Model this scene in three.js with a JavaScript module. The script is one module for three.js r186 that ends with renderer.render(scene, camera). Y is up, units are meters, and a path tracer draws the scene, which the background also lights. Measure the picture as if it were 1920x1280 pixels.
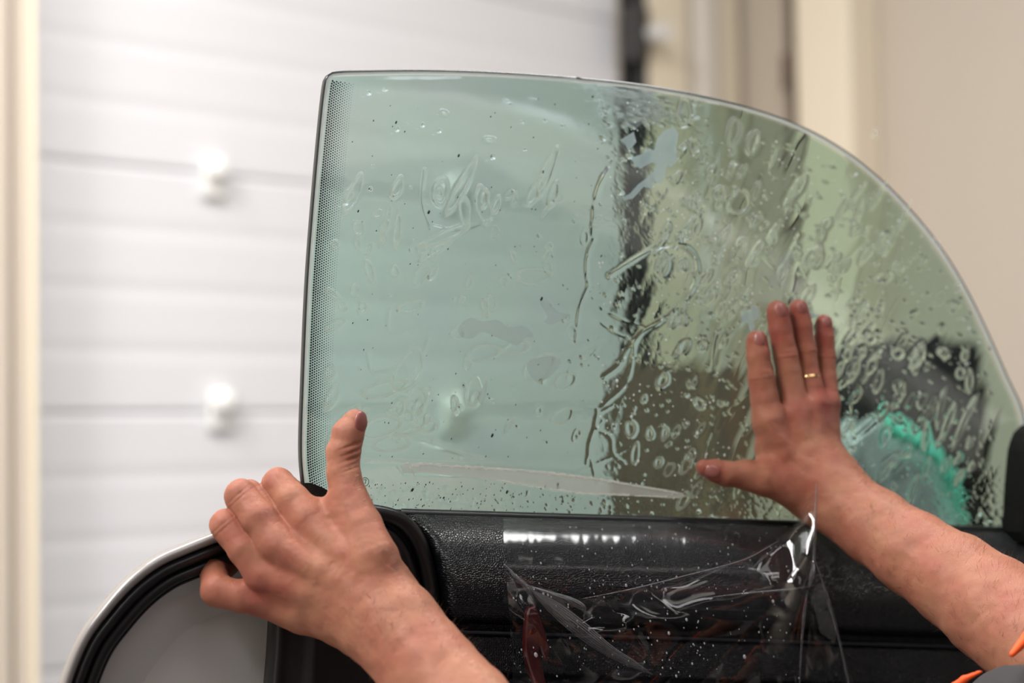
import * as THREE from 'three';
import { mergeGeometries as mergeAll } from 'three/addons/utils/BufferGeometryUtils.js';
import { RectAreaLightUniformsLib } from 'three/addons/lights/RectAreaLightUniformsLib.js';
import { RoundedBoxGeometry } from 'three/addons/geometries/RoundedBoxGeometry.js';

// ---------------------------------------------------------------- camera, light, exposure
const IW = 1920, IH = 1280, F = 3500;                    // picture size and focal length in its pixels
const scene = new THREE.Scene();
scene.background = new THREE.Color(0x202224);
const camera = new THREE.PerspectiveCamera(2 * Math.atan(IH / 2 / F) * 180 / Math.PI, IW / IH, 0.05, 60);
camera.position.set(0, 1.02, 0);
camera.rotation.order = 'YXZ';
camera.rotation.set(3.0 * Math.PI / 180, 0, -1.0 * Math.PI / 180);
camera.focus = 1.27; camera.userData.fStop = 3.5;
camera.updateMatrixWorld(true);
const renderer = new THREE.WebGLRenderer({ antialias: true });
renderer.toneMapping = THREE.LinearToneMapping;
renderer.toneMappingExposure = 1.1;
renderer.shadowMap.enabled = true;
RectAreaLightUniformsLib.init();

// the garage: x runs along the wall with the sectional door, z from that wall into the room
const PHI = 43.5 * Math.PI / 180, CORNER = new THREE.Vector3(0.55, 0, -4.5), CEIL = 3.1;
const roomM = new THREE.Matrix4().makeRotationY(PHI).setPosition(CORNER);
const roomInv = roomM.clone().invert();
const room = (x, y, z) => new THREE.Vector3(x, y, z).applyMatrix4(roomM);

const names = {};
function numbered(n) { const k = names[n] = (names[n] ?? -1) + 1; return k ? `${n}_${String(k).padStart(3, '0')}` : n; }
function tag(o, label, category, group, kind) {
  if (label) o.userData.label = label; if (category) o.userData.category = category;
  if (group) o.userData.group = group; if (kind) o.userData.kind = kind; return o;
}
function mergeGeometries(list) { const l = list.map((g) => (g.index ? g.toNonIndexed() : g)), uv = l.every((g) => g.attributes.uv); if (!uv) l.forEach((g) => g.deleteAttribute('uv')); return list.every((g) => g.index) && uv === !!list[0].attributes.uv ? mergeAll(list) : mergeAll(l); }
const std = (o) => new THREE.MeshPhysicalMaterial(o);
const lin = (r, g, b) => new THREE.Color().setRGB(r, g, b);
function mesh(name, g, m, parent = scene) {
  const o = new THREE.Mesh(g, m); o.name = parent === scene ? numbered(name) : name;
  o.castShadow = o.receiveShadow = true; parent.add(o); return o;
}
function thing(name, label, category, pos, turn = 0, group) {
  const o = new THREE.Group(); o.name = numbered(name); o.position.copy(pos); o.rotation.y = turn; scene.add(o);
  return tag(o, label, category, group);
}
const bx = (w, h, d, x = 0, y = 0, z = 0) => new THREE.BoxGeometry(w, h, d).translate(x, y, z);
const rb = (w, h, d, r, x = 0, y = 0, z = 0) => new RoundedBoxGeometry(w, h, d, 2, r).translate(x, y, z);

// lamps: ceiling panels, each a glowing face and an area light of the same size
function ceilingLamp(x, z, w, d, power, label) {
  const t = thing('ceiling_lamp', label, 'lamp', room(x, CEIL - 0.03, z), PHI, 'ceiling lamps');
  mesh('frame', bx(w + 0.06, 0.05, d + 0.06, 0, 0.005, 0), std({ color: 0xd8d8d8, roughness: 0.5 }), t);
  mesh('diffuser', bx(w, 0.01, d, 0, -0.026, 0), std({ color: 0xffffff, emissive: 0xfff8ee, emissiveIntensity: 1.5, roughness: 0.6 }), t);
  const l = new THREE.RectAreaLight(lin(1, 0.98, 0.965), power, w, d);
  l.position.copy(room(x, CEIL - 0.075, z)); l.lookAt(l.position.clone().add(new THREE.Vector3(0, -1, 0.0001)));
  scene.add(l);
}
ceilingLamp(-2.3, 1.5, 2.6, 0.5, 18.5, 'long white ceiling lamp above the sectional door');
ceilingLamp(-4.5, 1.7, 0.6, 2.2, 23.5, 'long white ceiling lamp beside the left wall');
ceilingLamp(-2.9, 3.9, 2.4, 0.3, 4.5, 'long white ceiling lamp over the parked car');
// daylight through the frosted window in the wall behind the camera
{
  const w = 2.6, h = 0.6, x = -2.4, y = 2.66, z = 6.6 - 0.02;
  const t = thing('window', null, null, room(x, y, z), PHI); t.name = 'window_1'; t.userData.kind = 'structure';
  mesh('window_frame', mergeGeometries([bx(w + 0.1, 0.05, 0.06, 0, h / 2 + 0.025, 0), bx(w + 0.1, 0.05, 0.06, 0, -h / 2 - 0.025, 0), bx(0.05, h, 0.06, -w / 2 - 0.025, 0, 0), bx(0.05, h, 0.06, w / 2 + 0.025, 0, 0), bx(0.04, h, 0.06, 0, 0, 0)]), std({ color: 0xe8e8e8, roughness: 0.5 }), t);
  mesh('pane', bx(w, h, 0.01, 0, 0, 0.005), std({ color: 0xffffff, emissive: 0xdfe8ff, emissiveIntensity: 2.2, roughness: 0.6 }), t);
  const l = new THREE.RectAreaLight(lin(0.8, 0.88, 1), 5, w, h); l.position.copy(room(x, y, z - 0.05)); l.lookAt(room(x, y, z - 1)); scene.add(l);
}

// ---------------------------------------------------------------- helpers: pixels to places
function V(px, py, d) { return new THREE.Vector3((px - IW / 2) / F * d, -(py - IH / 2) / F * d, -d).applyMatrix4(camera.matrixWorld); }
function ray(px, py) { return V(px, py, 1).sub(camera.position); }
function roomHit(px, py, z) {                            // where a pixel's ray meets the plane z = const of the garage
  const o = camera.position.clone().applyMatrix4(roomInv), p = V(px, py, 1).applyMatrix4(roomInv).sub(o);
  return o.addScaledVector(p, (z - o.z) / p.z);
}
function roomHitX(px, py, x) {
  const o = camera.position.clone().applyMatrix4(roomInv), p = V(px, py, 1).applyMatrix4(roomInv).sub(o);
  return o.addScaledVector(p, (x - o.x) / p.x);
}
// the car door's own frame: s along the glass, t up, n towards the car's inside
const DYAW = -27 * Math.PI / 180;
const dU = new THREE.Vector3(Math.cos(DYAW), 0, Math.sin(DYAW)), dV = new THREE.Vector3(0, 1, 0), dN = new THREE.Vector3().crossVectors(dU, dV);
const dO = V(600, 960, 1.26); const doorBase = new THREE.Vector3(dO.x, 0, dO.z);
function st(px, py, n = 0) {                             // door coordinates of the point where the ray meets the plane n
  const r = ray(px, py), k = (n - camera.position.clone().sub(dO).dot(dN)) / r.dot(dN);
  const p = camera.position.clone().addScaledVector(r, k).sub(dO);
  return [p.dot(dU), p.dot(dV)];
}
function D(px, py, n = 0) { const [s, t] = st(px, py, n); return [s, t + dO.y, n]; }   // in the door group's axes
const depthAt = (px, py, n = 0) => { const [s, t] = st(px, py, n); const p = dO.clone().addScaledVector(dU, s).addScaledVector(dV, t).addScaledVector(dN, n); return -p.applyMatrix4(camera.matrixWorldInverse).z; };
camera.matrixWorldInverse.copy(camera.matrixWorld).invert();

let seed = 7;
function rnd() { seed = (seed + 0x6d2b79f5) | 0; let t = Math.imul(seed ^ (seed >>> 15), 1 | seed); t = (t + Math.imul(t ^ (t >>> 7), 61 | t)) ^ t; return ((t ^ (t >>> 14)) >>> 0) / 4294967296; }
const rr = (a, b) => a + (b - a) * rnd();
const sm = (a, b, x) => { const t = Math.min(1, Math.max(0, (x - a) / (b - a))); return t * t * (3 - 2 * t); };
function hash(x, y, z) { let h = Math.imul(x, 374761393) ^ Math.imul(y, 668265263) ^ Math.imul(z, 2147483647 ^ 0x5bd1e995); h = Math.imul(h ^ (h >>> 13), 1274126177); return ((h ^ (h >>> 16)) >>> 0) / 4294967296; }
function noise(x, y, z) {
  const X = Math.floor(x), Y = Math.floor(y), Z = Math.floor(z), f = (t) => t * t * (3 - 2 * t), u = f(x - X), v = f(y - Y), w = f(z - Z);
  const l = (a, b, t) => a + (b - a) * t;
  return l(l(l(hash(X, Y, Z), hash(X + 1, Y, Z), u), l(hash(X, Y + 1, Z), hash(X + 1, Y + 1, Z), u), v), l(l(hash(X, Y, Z + 1), hash(X + 1, Y, Z + 1), u), l(hash(X, Y + 1, Z + 1), hash(X + 1, Y + 1, Z + 1), u), v), w) * 2 - 1;
}
function grid(nu, nv, fn, uvScale) {                     // a surface from fn(i, j) -> [x, y, z]; uv in metres along the grid
  const pos = new Float32Array((nu + 1) * (nv + 1) * 3), uv = new Float32Array((nu + 1) * (nv + 1) * 2), idx = [];
  for (let j = 0; j <= nv; j++) for (let i = 0; i <= nu; i++) {
    const k = j * (nu + 1) + i, p = fn(i / nu, j / nv); pos.set(p.slice(0, 3), k * 3); uv.set(p.length > 3 ? p.slice(3, 5) : [i / nu, j / nv], k * 2);
    if (i < nu && j < nv) idx.push(k, k + 1, k + nu + 2, k, k + nu + 2, k + nu + 1);
  }
  const g = new THREE.BufferGeometry(); g.setAttribute('position', new THREE.BufferAttribute(pos, 3)); g.setAttribute('uv', new THREE.BufferAttribute(uv, 2)); g.setIndex(idx); g.computeVertexNormals(); return g;
}
function interp(pts, x) { if (x <= pts[0][0]) return pts[0][1]; for (let i = 1; i < pts.length; i++) if (x <= pts[i][0]) { const t = (x - pts[i - 1][0]) / (pts[i][0] - pts[i - 1][0]); return pts[i - 1][1] + t * (pts[i][1] - pts[i - 1][1]); } return pts[pts.length - 1][1]; }
function smoothLine(pts, n, closed = false) {            // Catmull-Rom through points given as [a, b]
  const c = new THREE.CatmullRomCurve3(pts.map(([a, b]) => new THREE.Vector3(a, b, 0)), closed, 'centripetal');
  return c.getSpacedPoints(n).map((p) => [p.x, p.y]);
}
function strip(rows) {                                   // surface through rows of equal length
  const nu = rows[0].length - 1, nv = rows.length - 1;
  return grid(nu, nv, (u, v) => rows[Math.round(v * nv)][Math.round(u * nu)]);
}
function tube(pts, r, seg = 6, closed = false) { const c = new THREE.CatmullRomCurve3(pts.map((p) => new THREE.Vector3(...p)), closed); return new THREE.TubeGeometry(c, Math.max(8, pts.length * 4), r, seg, closed); }
function bumpTexture(size, fn, repeat) {
  const d = new Uint8Array(size * size * 4);
  for (let y = 0; y < size; y++) for (let x = 0; x < size; x++) { const v = Math.max(0, Math.min(255, fn(x / size, y / size) * 255)); d.set([v, v, v, 255], (y * size + x) * 4); }
  const t = new THREE.DataTexture(d, size, size); t.wrapS = t.wrapT = THREE.RepeatWrapping; t.magFilter = THREE.LinearFilter; t.repeat.set(repeat, repeat); t.needsUpdate = true; return t;
}
function cells(size, n, fn, repeat, warp = 0.8) {        // a tiling pattern of n x n irregular cells
  const px = [], py = []; for (let i = 0; i < n * n; i++) { px.push(rr(0.5 - warp / 2, 0.5 + warp / 2)); py.push(rr(0.5 - warp / 2, 0.5 + warp / 2)); }
  return bumpTexture(size, (u, v) => {
    let a = 9, b = 9; const X = Math.floor(u * n), Y = Math.floor(v * n);
    for (let j = -1; j <= 1; j++) for (let i = -1; i <= 1; i++) { const cx = (X + i + n) % n, cy = (Y + j + n) % n, k = cy * n + cx, d = Math.hypot(X + i + px[k] - u * n, Y + j + py[k] - v * n); if (d < a) { b = a; a = d; } else if (d < b) b = d; }
    return fn(a, b);
  }, repeat);
}

// ---------------------------------------------------------------- the garage
const mPaint = std({ color: lin(0.57, 0.50, 0.42), roughness: 0.85 });
const mCream = std({ color: lin(0.82, 0.73, 0.57), roughness: 0.7 });
const mTan = std({ color: lin(0.38, 0.30, 0.22), roughness: 0.75 });
const mWhiteDoor = std({ color: lin(0.79, 0.785, 0.80), roughness: 0.55 });
const mBlackMetal = std({ color: lin(0.012, 0.012, 0.013), roughness: 0.5 });
function setting(name, g, m) { const o = mesh(name, g, m); o.applyMatrix4(roomM); o.userData.kind = 'structure'; return o; }
function fitting(name, g, m, label, category, group) { const o = mesh(name, g, m); o.applyMatrix4(roomM); return tag(o, label, category, group); }
const XL = -5.6, ZF = 6.6;
const doorL = roomHit(58, 700, 0).x, doorR = roomHit(1160, 200, 0).x, trackR = roomHit(1212, 200, 0.05).x;
setting('floor', bx(5.8, 0.1, 6.8, XL / 2, -0.05, ZF / 2), std({ color: lin(0.2, 0.195, 0.19), roughness: 0.6 }));
setting('ceiling', bx(5.8, 0.1, 6.8, XL / 2, CEIL + 0.05, ZF / 2), std({ color: lin(0.16, 0.16, 0.17), roughness: 0.9 }));
setting('wall_left', bx(0.1, CEIL, 6.8, XL - 0.05, CEIL / 2, ZF / 2), mPaint);
setting('wall_right', bx(0.1, CEIL, 6.8, 0.05, CEIL / 2, ZF / 2), mPaint);
setting('wall_front', bx(5.8, CEIL, 0.1, XL / 2, CEIL / 2, ZF + 0.05), std({ color: lin(0.2, 0.2, 0.21), roughness: 0.85 }));
setting('wall_back', bx(doorL - XL, CEIL, 0.1, (doorL + XL) / 2, CEIL / 2, -0.05), mPaint); setting('wall_back', bx(-doorR, CEIL, 0.1, doorR / 2, CEIL / 2, -0.05), mPaint); setting('wall_back', bx(doorR - doorL, 0.33, 0.1, (doorL + doorR) / 2, CEIL - 0.165, -0.05), mPaint);
setting('wall_back', bx(doorR - doorL, CEIL, 0.02, (doorL + doorR) / 2, CEIL / 2, -0.11), mPaint);
// sectional door: five panels with ribs, hinges on the joints
{
  const yA = roomHit(60, 292, 0).y, yB = roomHit(60, 775, 0).y, H = yA - yB, w = doorR - doorL - 0.004;
  const dg = thing('sectional_door', 'white ribbed sectional garage door closed in its opening', 'garage door', room((doorL + doorR) / 2, 0, 0), PHI);
  const base = yB - Math.floor(yB / H) * H;
  for (let y = base - H; y < CEIL - 0.34; y += H) {
    const lo = Math.max(0.01, y + 0.0008), hi = Math.min(CEIL - 0.34, y + H - 0.0008); if (hi - lo < 0.05) continue;
    const shp = new THREE.Shape(); shp.moveTo(-0.04, lo); shp.lineTo(-0.006, lo); shp.lineTo(0, lo + 0.008);
    for (let k = 1; k < 4; k++) { const yy = lo + (hi - lo) * k / 4; shp.lineTo(0, yy - 0.02); shp.lineTo(-0.002, yy); shp.lineTo(0, yy + 0.02); }
    shp.lineTo(0, hi - 0.008); shp.lineTo(-0.006, hi); shp.lineTo(-0.04, hi); shp.closePath();
    const g = new THREE.ExtrudeGeometry(shp, { depth: w, bevelEnabled: false }); g.rotateY(-Math.PI / 2); g.translate(w / 2, 0, -0.005);
    mesh('panel', g, mWhiteDoor, dg);
  }
  const hingeM = std({ color: lin(0.93, 0.93, 0.9), roughness: 0.18, clearcoat: 1 });
  for (const [px, py] of [[405, 322], [418, 757], [852, 352], [852, 766]]) {
    const p = roomHit(px, py, 0.01), h = new THREE.Group(); h.name = 'hinge'; h.position.set(p.x - (doorL + doorR) / 2, p.y, 0.004); dg.add(h);
    mesh('hinge_plate', rb(0.055, 0.075, 0.012, 0.005, 0, -0.01, 0), hingeM, h);
    mesh('hinge_knuckle', new THREE.SphereGeometry(0.026, 20, 12).scale(1, 1, 0.8).translate(0, 0.004, 0.012), hingeM, h);
  }
}
// post in front of the door's left end
{
  const a = roomHit(2, 700, 0.1).x, b = roomHit(66, 700, 0.1).x, w = b - a;
  const g = mergeGeometries([rb(w * 0.42, CEIL, 0.06, 0.008, a + w * 0.21, CEIL / 2, 0.06), rb(w * 0.5, CEIL, 0.09, 0.008, b - w * 0.25, CEIL / 2, 0.06), bx(w * 2, CEIL, 0.03, a - w * 0.4, CEIL / 2, 0.02)]);
  setting('trim_1', g, mPaint);
  setting('trim_2', rb(w * 0.2, CEIL, 0.11, 0.006, b - w * 0.12, CEIL / 2, 0.062), mCream);
}
// black track with a roller bracket beside the door
{
  const a = doorR + 0.002, b = trackR, w = b - a, xc = (a + b) / 2;
  const t = thing('door_track', 'black vertical track of the garage door with a roller bracket', 'track', room(xc, 0, 0.035), PHI);
  mesh('rail', mergeGeometries([rb(w * 0.6, 2.75, 0.05, 0.008, 0.01, 1.375, 0), bx(w * 0.9, 2.75, 0.012, 0, 1.375, -0.026)]), mBlackMetal, t);
  const p = roomHit(1176, 60, 0.06);
  mesh('bracket', rb(w * 1.5, 0.13, 0.05, 0.01, -0.02, p.y, 0.02), std({ color: lin(0.03, 0.028, 0.027), roughness: 0.45 }), t);
  mesh('roller', new THREE.CylinderGeometry(0.021, 0.021, 0.05, 24).rotateX(Math.PI / 2).translate(0.012, p.y, 0.06), std({ color: lin(0.75, 0.73, 0.7), roughness: 0.3 }), t);
}
// boards of the opening's jamb, then the side wall with its pilaster and pipe
{
  const board = (n, pa, pb, z, th, m) => { const a = roomHit(pa, 150, z).x, b = roomHit(pb, 150, z).x; setting(n, rb(b - a, CEIL, th, 0.005, (a + b) / 2, CEIL / 2, z - th / 2), m); };
  board('trim_3', 1214, 1292, 0.06, 0.06, mCream); board('trim_4', 1292, 1316, 0.03, 0.03, mTan);
  board('trim_5', 1316, 1345, 0.07, 0.07, std({ color: lin(0.8, 0.75, 0.67), roughness: 0.6 })); board('trim_6', 1347, 1388, 0.05, 0.05, mCream);
  const z0 = roomHitX(1492, 250, -0.12).z, z1 = roomHitX(1596, 250, -0.12).z;
  setting('pilaster', rb(0.12, CEIL, z1 - z0, 0.012, -0.06, CEIL / 2, (z0 + z1) / 2), mCream);
  const pz = roomHitX(1484, 150, -0.03).z;
  fitting('wall_pipe', mergeGeometries([new THREE.CylinderGeometry(0.011, 0.011, 2.6, 10).translate(-0.03, 1.5, pz), new THREE.CylinderGeometry(0.022, 0.022, 0.08, 12).translate(-0.03, roomHitX(1484, 135, -0.03).y, pz)]), std({ color: lin(0.12, 0.08, 0.06), roughness: 0.6 }), 'dark brown pipe running up the wall beside the pilaster', 'pipe');
}
// dark things standing beyond the car door
{
  const c = V(1698, 800, 3.0), top = V(1698, 640, 3.0).y;
  const t = thing('tool_cabinet', 'tall black tool cabinet standing behind the car window', 'cabinet', new THREE.Vector3(c.x, 0, c.z), 0.3);
  const mB = std({ color: lin(0.006, 0.006, 0.007), roughness: 0.8, specularIntensity: 0.4 }), mBr = std({ color: lin(0.016, 0.012, 0.009), roughness: 0.8, specularIntensity: 0.4 });
  mesh('body', rb(0.235, top - 0.05, 0.12, 0.025, 0, (top - 0.05) / 2 + 0.05, 0), mB, t);
  for (let k = 0; k < 5; k++) { const d = mesh('drawer', rb(0.21, 0.15, 0.02, 0.006, 0, top - 0.16 - k * 0.17, 0.065), mBr, t); mesh('handle', rb(0.14, 0.015, 0.02, 0.004, 0, top - 0.11 - k * 0.17, 0.082), mB, d); }
  for (const [x, z] of [[-0.09, 0.04], [0.09, 0.04], [-0.09, -0.04], [0.09, -0.04]]) mesh('foot', new THREE.CylinderGeometry(0.015, 0.02, 0.06, 10).translate(x, 0.03, z), mB, t);
  const c2 = V(1275, 800, 3.3), top2 = V(1275, 690, 3.3).y;
  const b = thing('cardboard_carton', 'tall brown cardboard carton standing before the door track', 'carton', new THREE.Vector3(c2.x, 0, c2.z), 0.3);
  const mC = std({ color: lin(0.11, 0.075, 0.05), roughness: 0.9 });
  mesh('body', rb(0.2, top2, 0.2, 0.006, 0, top2 / 2, 0), mC, b);
  mesh('tape', bx(0.05, top2, 0.002, 0, top2 / 2, 0.101), std({ color: lin(0.18, 0.12, 0.07), roughness: 0.4 }), b);
}

// ---------------------------------------------------------------- the car door
const door = thing('car_door', 'black leather-trimmed car door with a raised tinted window', 'car door', doorBase, -DYAW);
const mGrey = std({ color: lin(0.44, 0.425, 0.42), roughness: 0.3, clearcoat: 0.6, clearcoatRoughness: 0.1 });
const mRubber = std({ color: lin(0.008, 0.008, 0.010), roughness: 0.38 });
const mTrim = std({ color: lin(0.006, 0.006, 0.007), roughness: 0.45 });
const leatherBump = cells(512, 26, (a, b) => sm(0.02, 0.45, b - a), 22, 0.85);
const mLeather = std({ color: lin(0.005, 0.006, 0.008), roughness: 0.27, bumpMap: leatherBump, bumpScale: 0.0005 });
// outer outline of the rear end, painted flange, rubber seals, shut face
const rim = smoothLine([[62, 1560], [80, 1420], [112, 1280], [148, 1192], [187, 1138], [237, 1083], [292, 1042], [345, 1018], [420, 990], [520, 966], [640, 955], [760, 956]], 90);
function offsetLine(line, d) { return line.map((p, i) => { const a = line[Math.max(0, i - 1)], b = line[Math.min(line.length - 1, i + 1)], l = Math.hypot(b[0] - a[0], b[1] - a[1]); return [p[0] - (b[1] - a[1]) / l * d, p[1] + (b[0] - a[0]) / l * d]; }); }
const sweep = (profile) => strip(profile.map(([d, n]) => offsetLine(rim, d).map(([x, y]) => D(x, y, n / 1000)))); 
mesh('painted_flange', sweep([[-2, -40], [-2, -6], [0, -2], [3, 1], [8, 3], [14, 3.5], [19, 2], [22, -2], [22, -12]]), std({ color: lin(0.27, 0.255, 0.25), roughness: 0.3, clearcoat: 0.6, clearcoatRoughness: 0.1 }), door);
{
  const prof = [[20, -16], [22, -6]]; for (let k = 0; k <= 8; k++) { const a = Math.PI * k / 8; prof.push([33 - 11 * Math.cos(a), -6 + 8 * Math.sin(a)]); }
  for (let k = 0; k <= 8; k++) { const a = Math.PI * k / 8; prof.push([55 - 11 * Math.cos(a), -8 + 5 * Math.sin(a)]); }
  prof.push([67, -10], [68, -22]);
  mesh('weatherstrip', sweep(prof), mRubber, door);
  mesh('seal_lip', sweep([[66, -14], [67, -9.5], [69, -9], [70.5, -10], [71, -15]]), mRubber, door);
}
{
  const a = offsetLine(rim, 70).filter(([x, y]) => x < 560), shp = new THREE.Shape();
  mesh('shut_face', strip([[66, -16], [70, -17], [82, -20], [96, -22], [116, -22.5], [150, -22.5]].map(([d, n]) => offsetLine(rim, d).map(([x, y]) => D(x, y, n / 1000)))), mGrey, door);
  const rows = []; for (let j = 0; j <= 14; j++) rows.push(offsetLine(rim, 148).map(([x, y]) => { const u = j / 14; return D(x + (640 - x) * u, y + (1700 - y) * u * u, -0.0225 + 0.004 * Math.sin(u * 3)); }));
  mesh('shut_panel', strip(rows), mGrey, door);
}
// door shell behind everything, down to the sill
{
  const pts = [...offsetLine(rim, 78).slice(12).map(([x, y]) => D(x, y, -0.02)), D(1300, 990, -0.03), D(2150, 1030, -0.03)], shp = new THREE.Shape();
  shp.moveTo(pts[0][0] + 0.02, 0.38); pts.forEach((p) => shp.lineTo(p[0], p[1])); shp.lineTo(pts[pts.length - 1][0] + 0.02, 0.36); shp.closePath();
  const g = new THREE.ExtrudeGeometry(shp, { depth: 0.05, bevelEnabled: true, bevelSize: 0.004, bevelThickness: 0.004, bevelSegments: 2 }); g.translate(0.06, 0, -0.09);
  mesh('door_shell', g, mGrey, door);
}
// black end cap of the inner trim and its ribs
{
  const left = [[960, 640], [1000, 560], [1060, 520], [1120, 505], [1165, 500], [1220, 497], [1300, 490], [1700, 470]];
  mesh('trim_end_cap', grid(40, 60, (u, v) => { const y = 958 + v * 740, x0 = interp(left, y), x1 = interp([[958, 730], [985, 790], [1015, 830], [1060, 850]], y), x = x0 + (x1 - x0) * u; const rib = 0.004 * Math.exp(-Math.pow((x - x0 - 22) / 9, 2)) + 0.003 * Math.exp(-Math.pow((x - x0 - 95) / 12, 2)); return D(x, y, 0.004 + 0.012 * sm(0, 0.08, u) + rib - (u === 0 ? 0.03 : 0)); }), mTrim, door);
  const lip = smoothLine([[640, 958], [712, 962], [752, 976], [782, 1010], [800, 1060], [810, 1120], [814, 1180], [816, 1400]], 60);
  mesh('end_seal', mergeGeometries([tube(lip.map(([x, y]) => D(x, y, 0.022)), 0.0055, 10), tube(lip.map(([x, y]) => D(x - 26, y + 22, 0.018)), 0.004, 8)]), mRubber, door);
}
// leather top roll and the panels under it
const rollN = [[955, 2], [962, 7], [972, 13], [990, 22], [1015, 31], [1045, 38], [1075, 41], [1105, 41], [1135, 37], [1155, 31], [1164, 24], [1167, 20]];
const rollLine = smoothLine(rollN, 80);
const beltDrop = (x) => (x - 760) * 0.030;               // the belt line falls slightly towards the hinge
const rollEdge = [[955, 738], [968, 760], [985, 780], [1010, 797], [1050, 812], [1100, 822], [1170, 828]];
function rollPoint(x, y0) {
  const x0 = interp(rollEdge, y0), e = Math.min(1, Math.max(0, (x - x0) / 34)), cap = Math.sqrt(Math.max(0, 1 - (1 - e) * (1 - e)));
  return D(x, y0 + beltDrop(x), interp(rollLine, y0) / 1000 * (0.35 + 0.65 * cap));
}
mesh('leather_roll', grid(240, 60, (u, v) => { const y = 955 + v * 212, x0 = interp(rollEdge, y), x = u < 0.1 ? x0 + 40 * u / 0.1 : x0 + 40 + (2150 - x0 - 40) * (u - 0.1) / 0.9, p = rollPoint(x, y); return [...p, p[0], v * 0.09]; }), mLeather, door);
{
  const low = (y) => 22 + 8 * sm(1176, 1190, y) - 3 * Math.exp(-Math.pow((y - 1182) / 3, 2)) - 6 * Math.exp(-Math.pow((y - 1262) / 4, 2)) + 6 * sm(1262, 1300, y);
  mesh('lower_panel', grid(60, 110, (u, v) => { const y = 1164 + v * 330, x = 800 + u * 1350, p = D(x, y + beltDrop(x), low(y) / 1000); return [...p, p[0], p[1]]; }), mLeather, door);
  mesh('door_pocket', grid(40, 20, (u, v) => { const y = 1490 + v * 700, x = 800 + u * 1350; return D(x, y + beltDrop(x), 0.036); }), mTrim, door);
  mesh('panel_piping', tube([830, 1100, 1400, 1700, 2100].map((x) => D(x, 1181 + beltDrop(x), 0.031)), 0.0011, 6), std({ color: lin(0.02, 0.022, 0.03), roughness: 0.3 }), door);
  mesh('inner_belt_seal', grid(60, 5, (u, v) => { const x = 752 + u * 1400, a = v * Math.PI * 0.5; return D(x, 953 + beltDrop(x) + 9 * (1 - Math.cos(a)), 0.0015 + 0.006 * Math.sin(a)); }), mRubber, door);
  // red warning reflector and grab recess
  mesh('red_reflector', new THREE.ExtrudeGeometry((() => { const s = new THREE.Shape(); smoothLine([[993, 1142], [1002, 1138], [1010, 1160], [1020, 1185], [1027, 1225], [1022, 1232], [1012, 1205], [1008, 1215], [1014, 1250], [1022, 1300], [1010, 1320], [1004, 1280], [994, 1250], [987, 1220], [988, 1180]], 40, true).forEach(([x, y], i) => { const p = D(x, y, 0.044); i ? s.lineTo(p[0], p[1]) : s.moveTo(p[0], p[1]); }); return s; })(), { depth: 0.004, bevelEnabled: true, bevelSize: 0.001, bevelThickness: 0.001, bevelSegments: 1 }).translate(0, 0, 0.04), std({ color: lin(0.06, 0.0025, 0.003), roughness: 0.35, clearcoat: 0.4 }), door);
  // black mirror base at the hinge end
  mesh('mirror_sail', new THREE.ExtrudeGeometry((() => { const s = new THREE.Shape(); smoothLine([[1912, 1010], [1910, 960], [1915, 880], [1921, 835], [1936, 806], [1980, 796], [2050, 900], [2070, 1010]], 40, true).forEach(([x, y], i) => { const p = D(x, y, 0.02); i ? s.lineTo(p[0], p[1]) : s.moveTo(p[0], p[1]); }); return s; })(), { depth: 0.02, bevelEnabled: true, bevelSize: 0.003, bevelThickness: 0.003, bevelSegments: 3 }).translate(0, 0, 0.006), std({ color: lin(0.004, 0.004, 0.004), roughness: 0.8, specularIntensity: 0.4 }), door);
}

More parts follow.
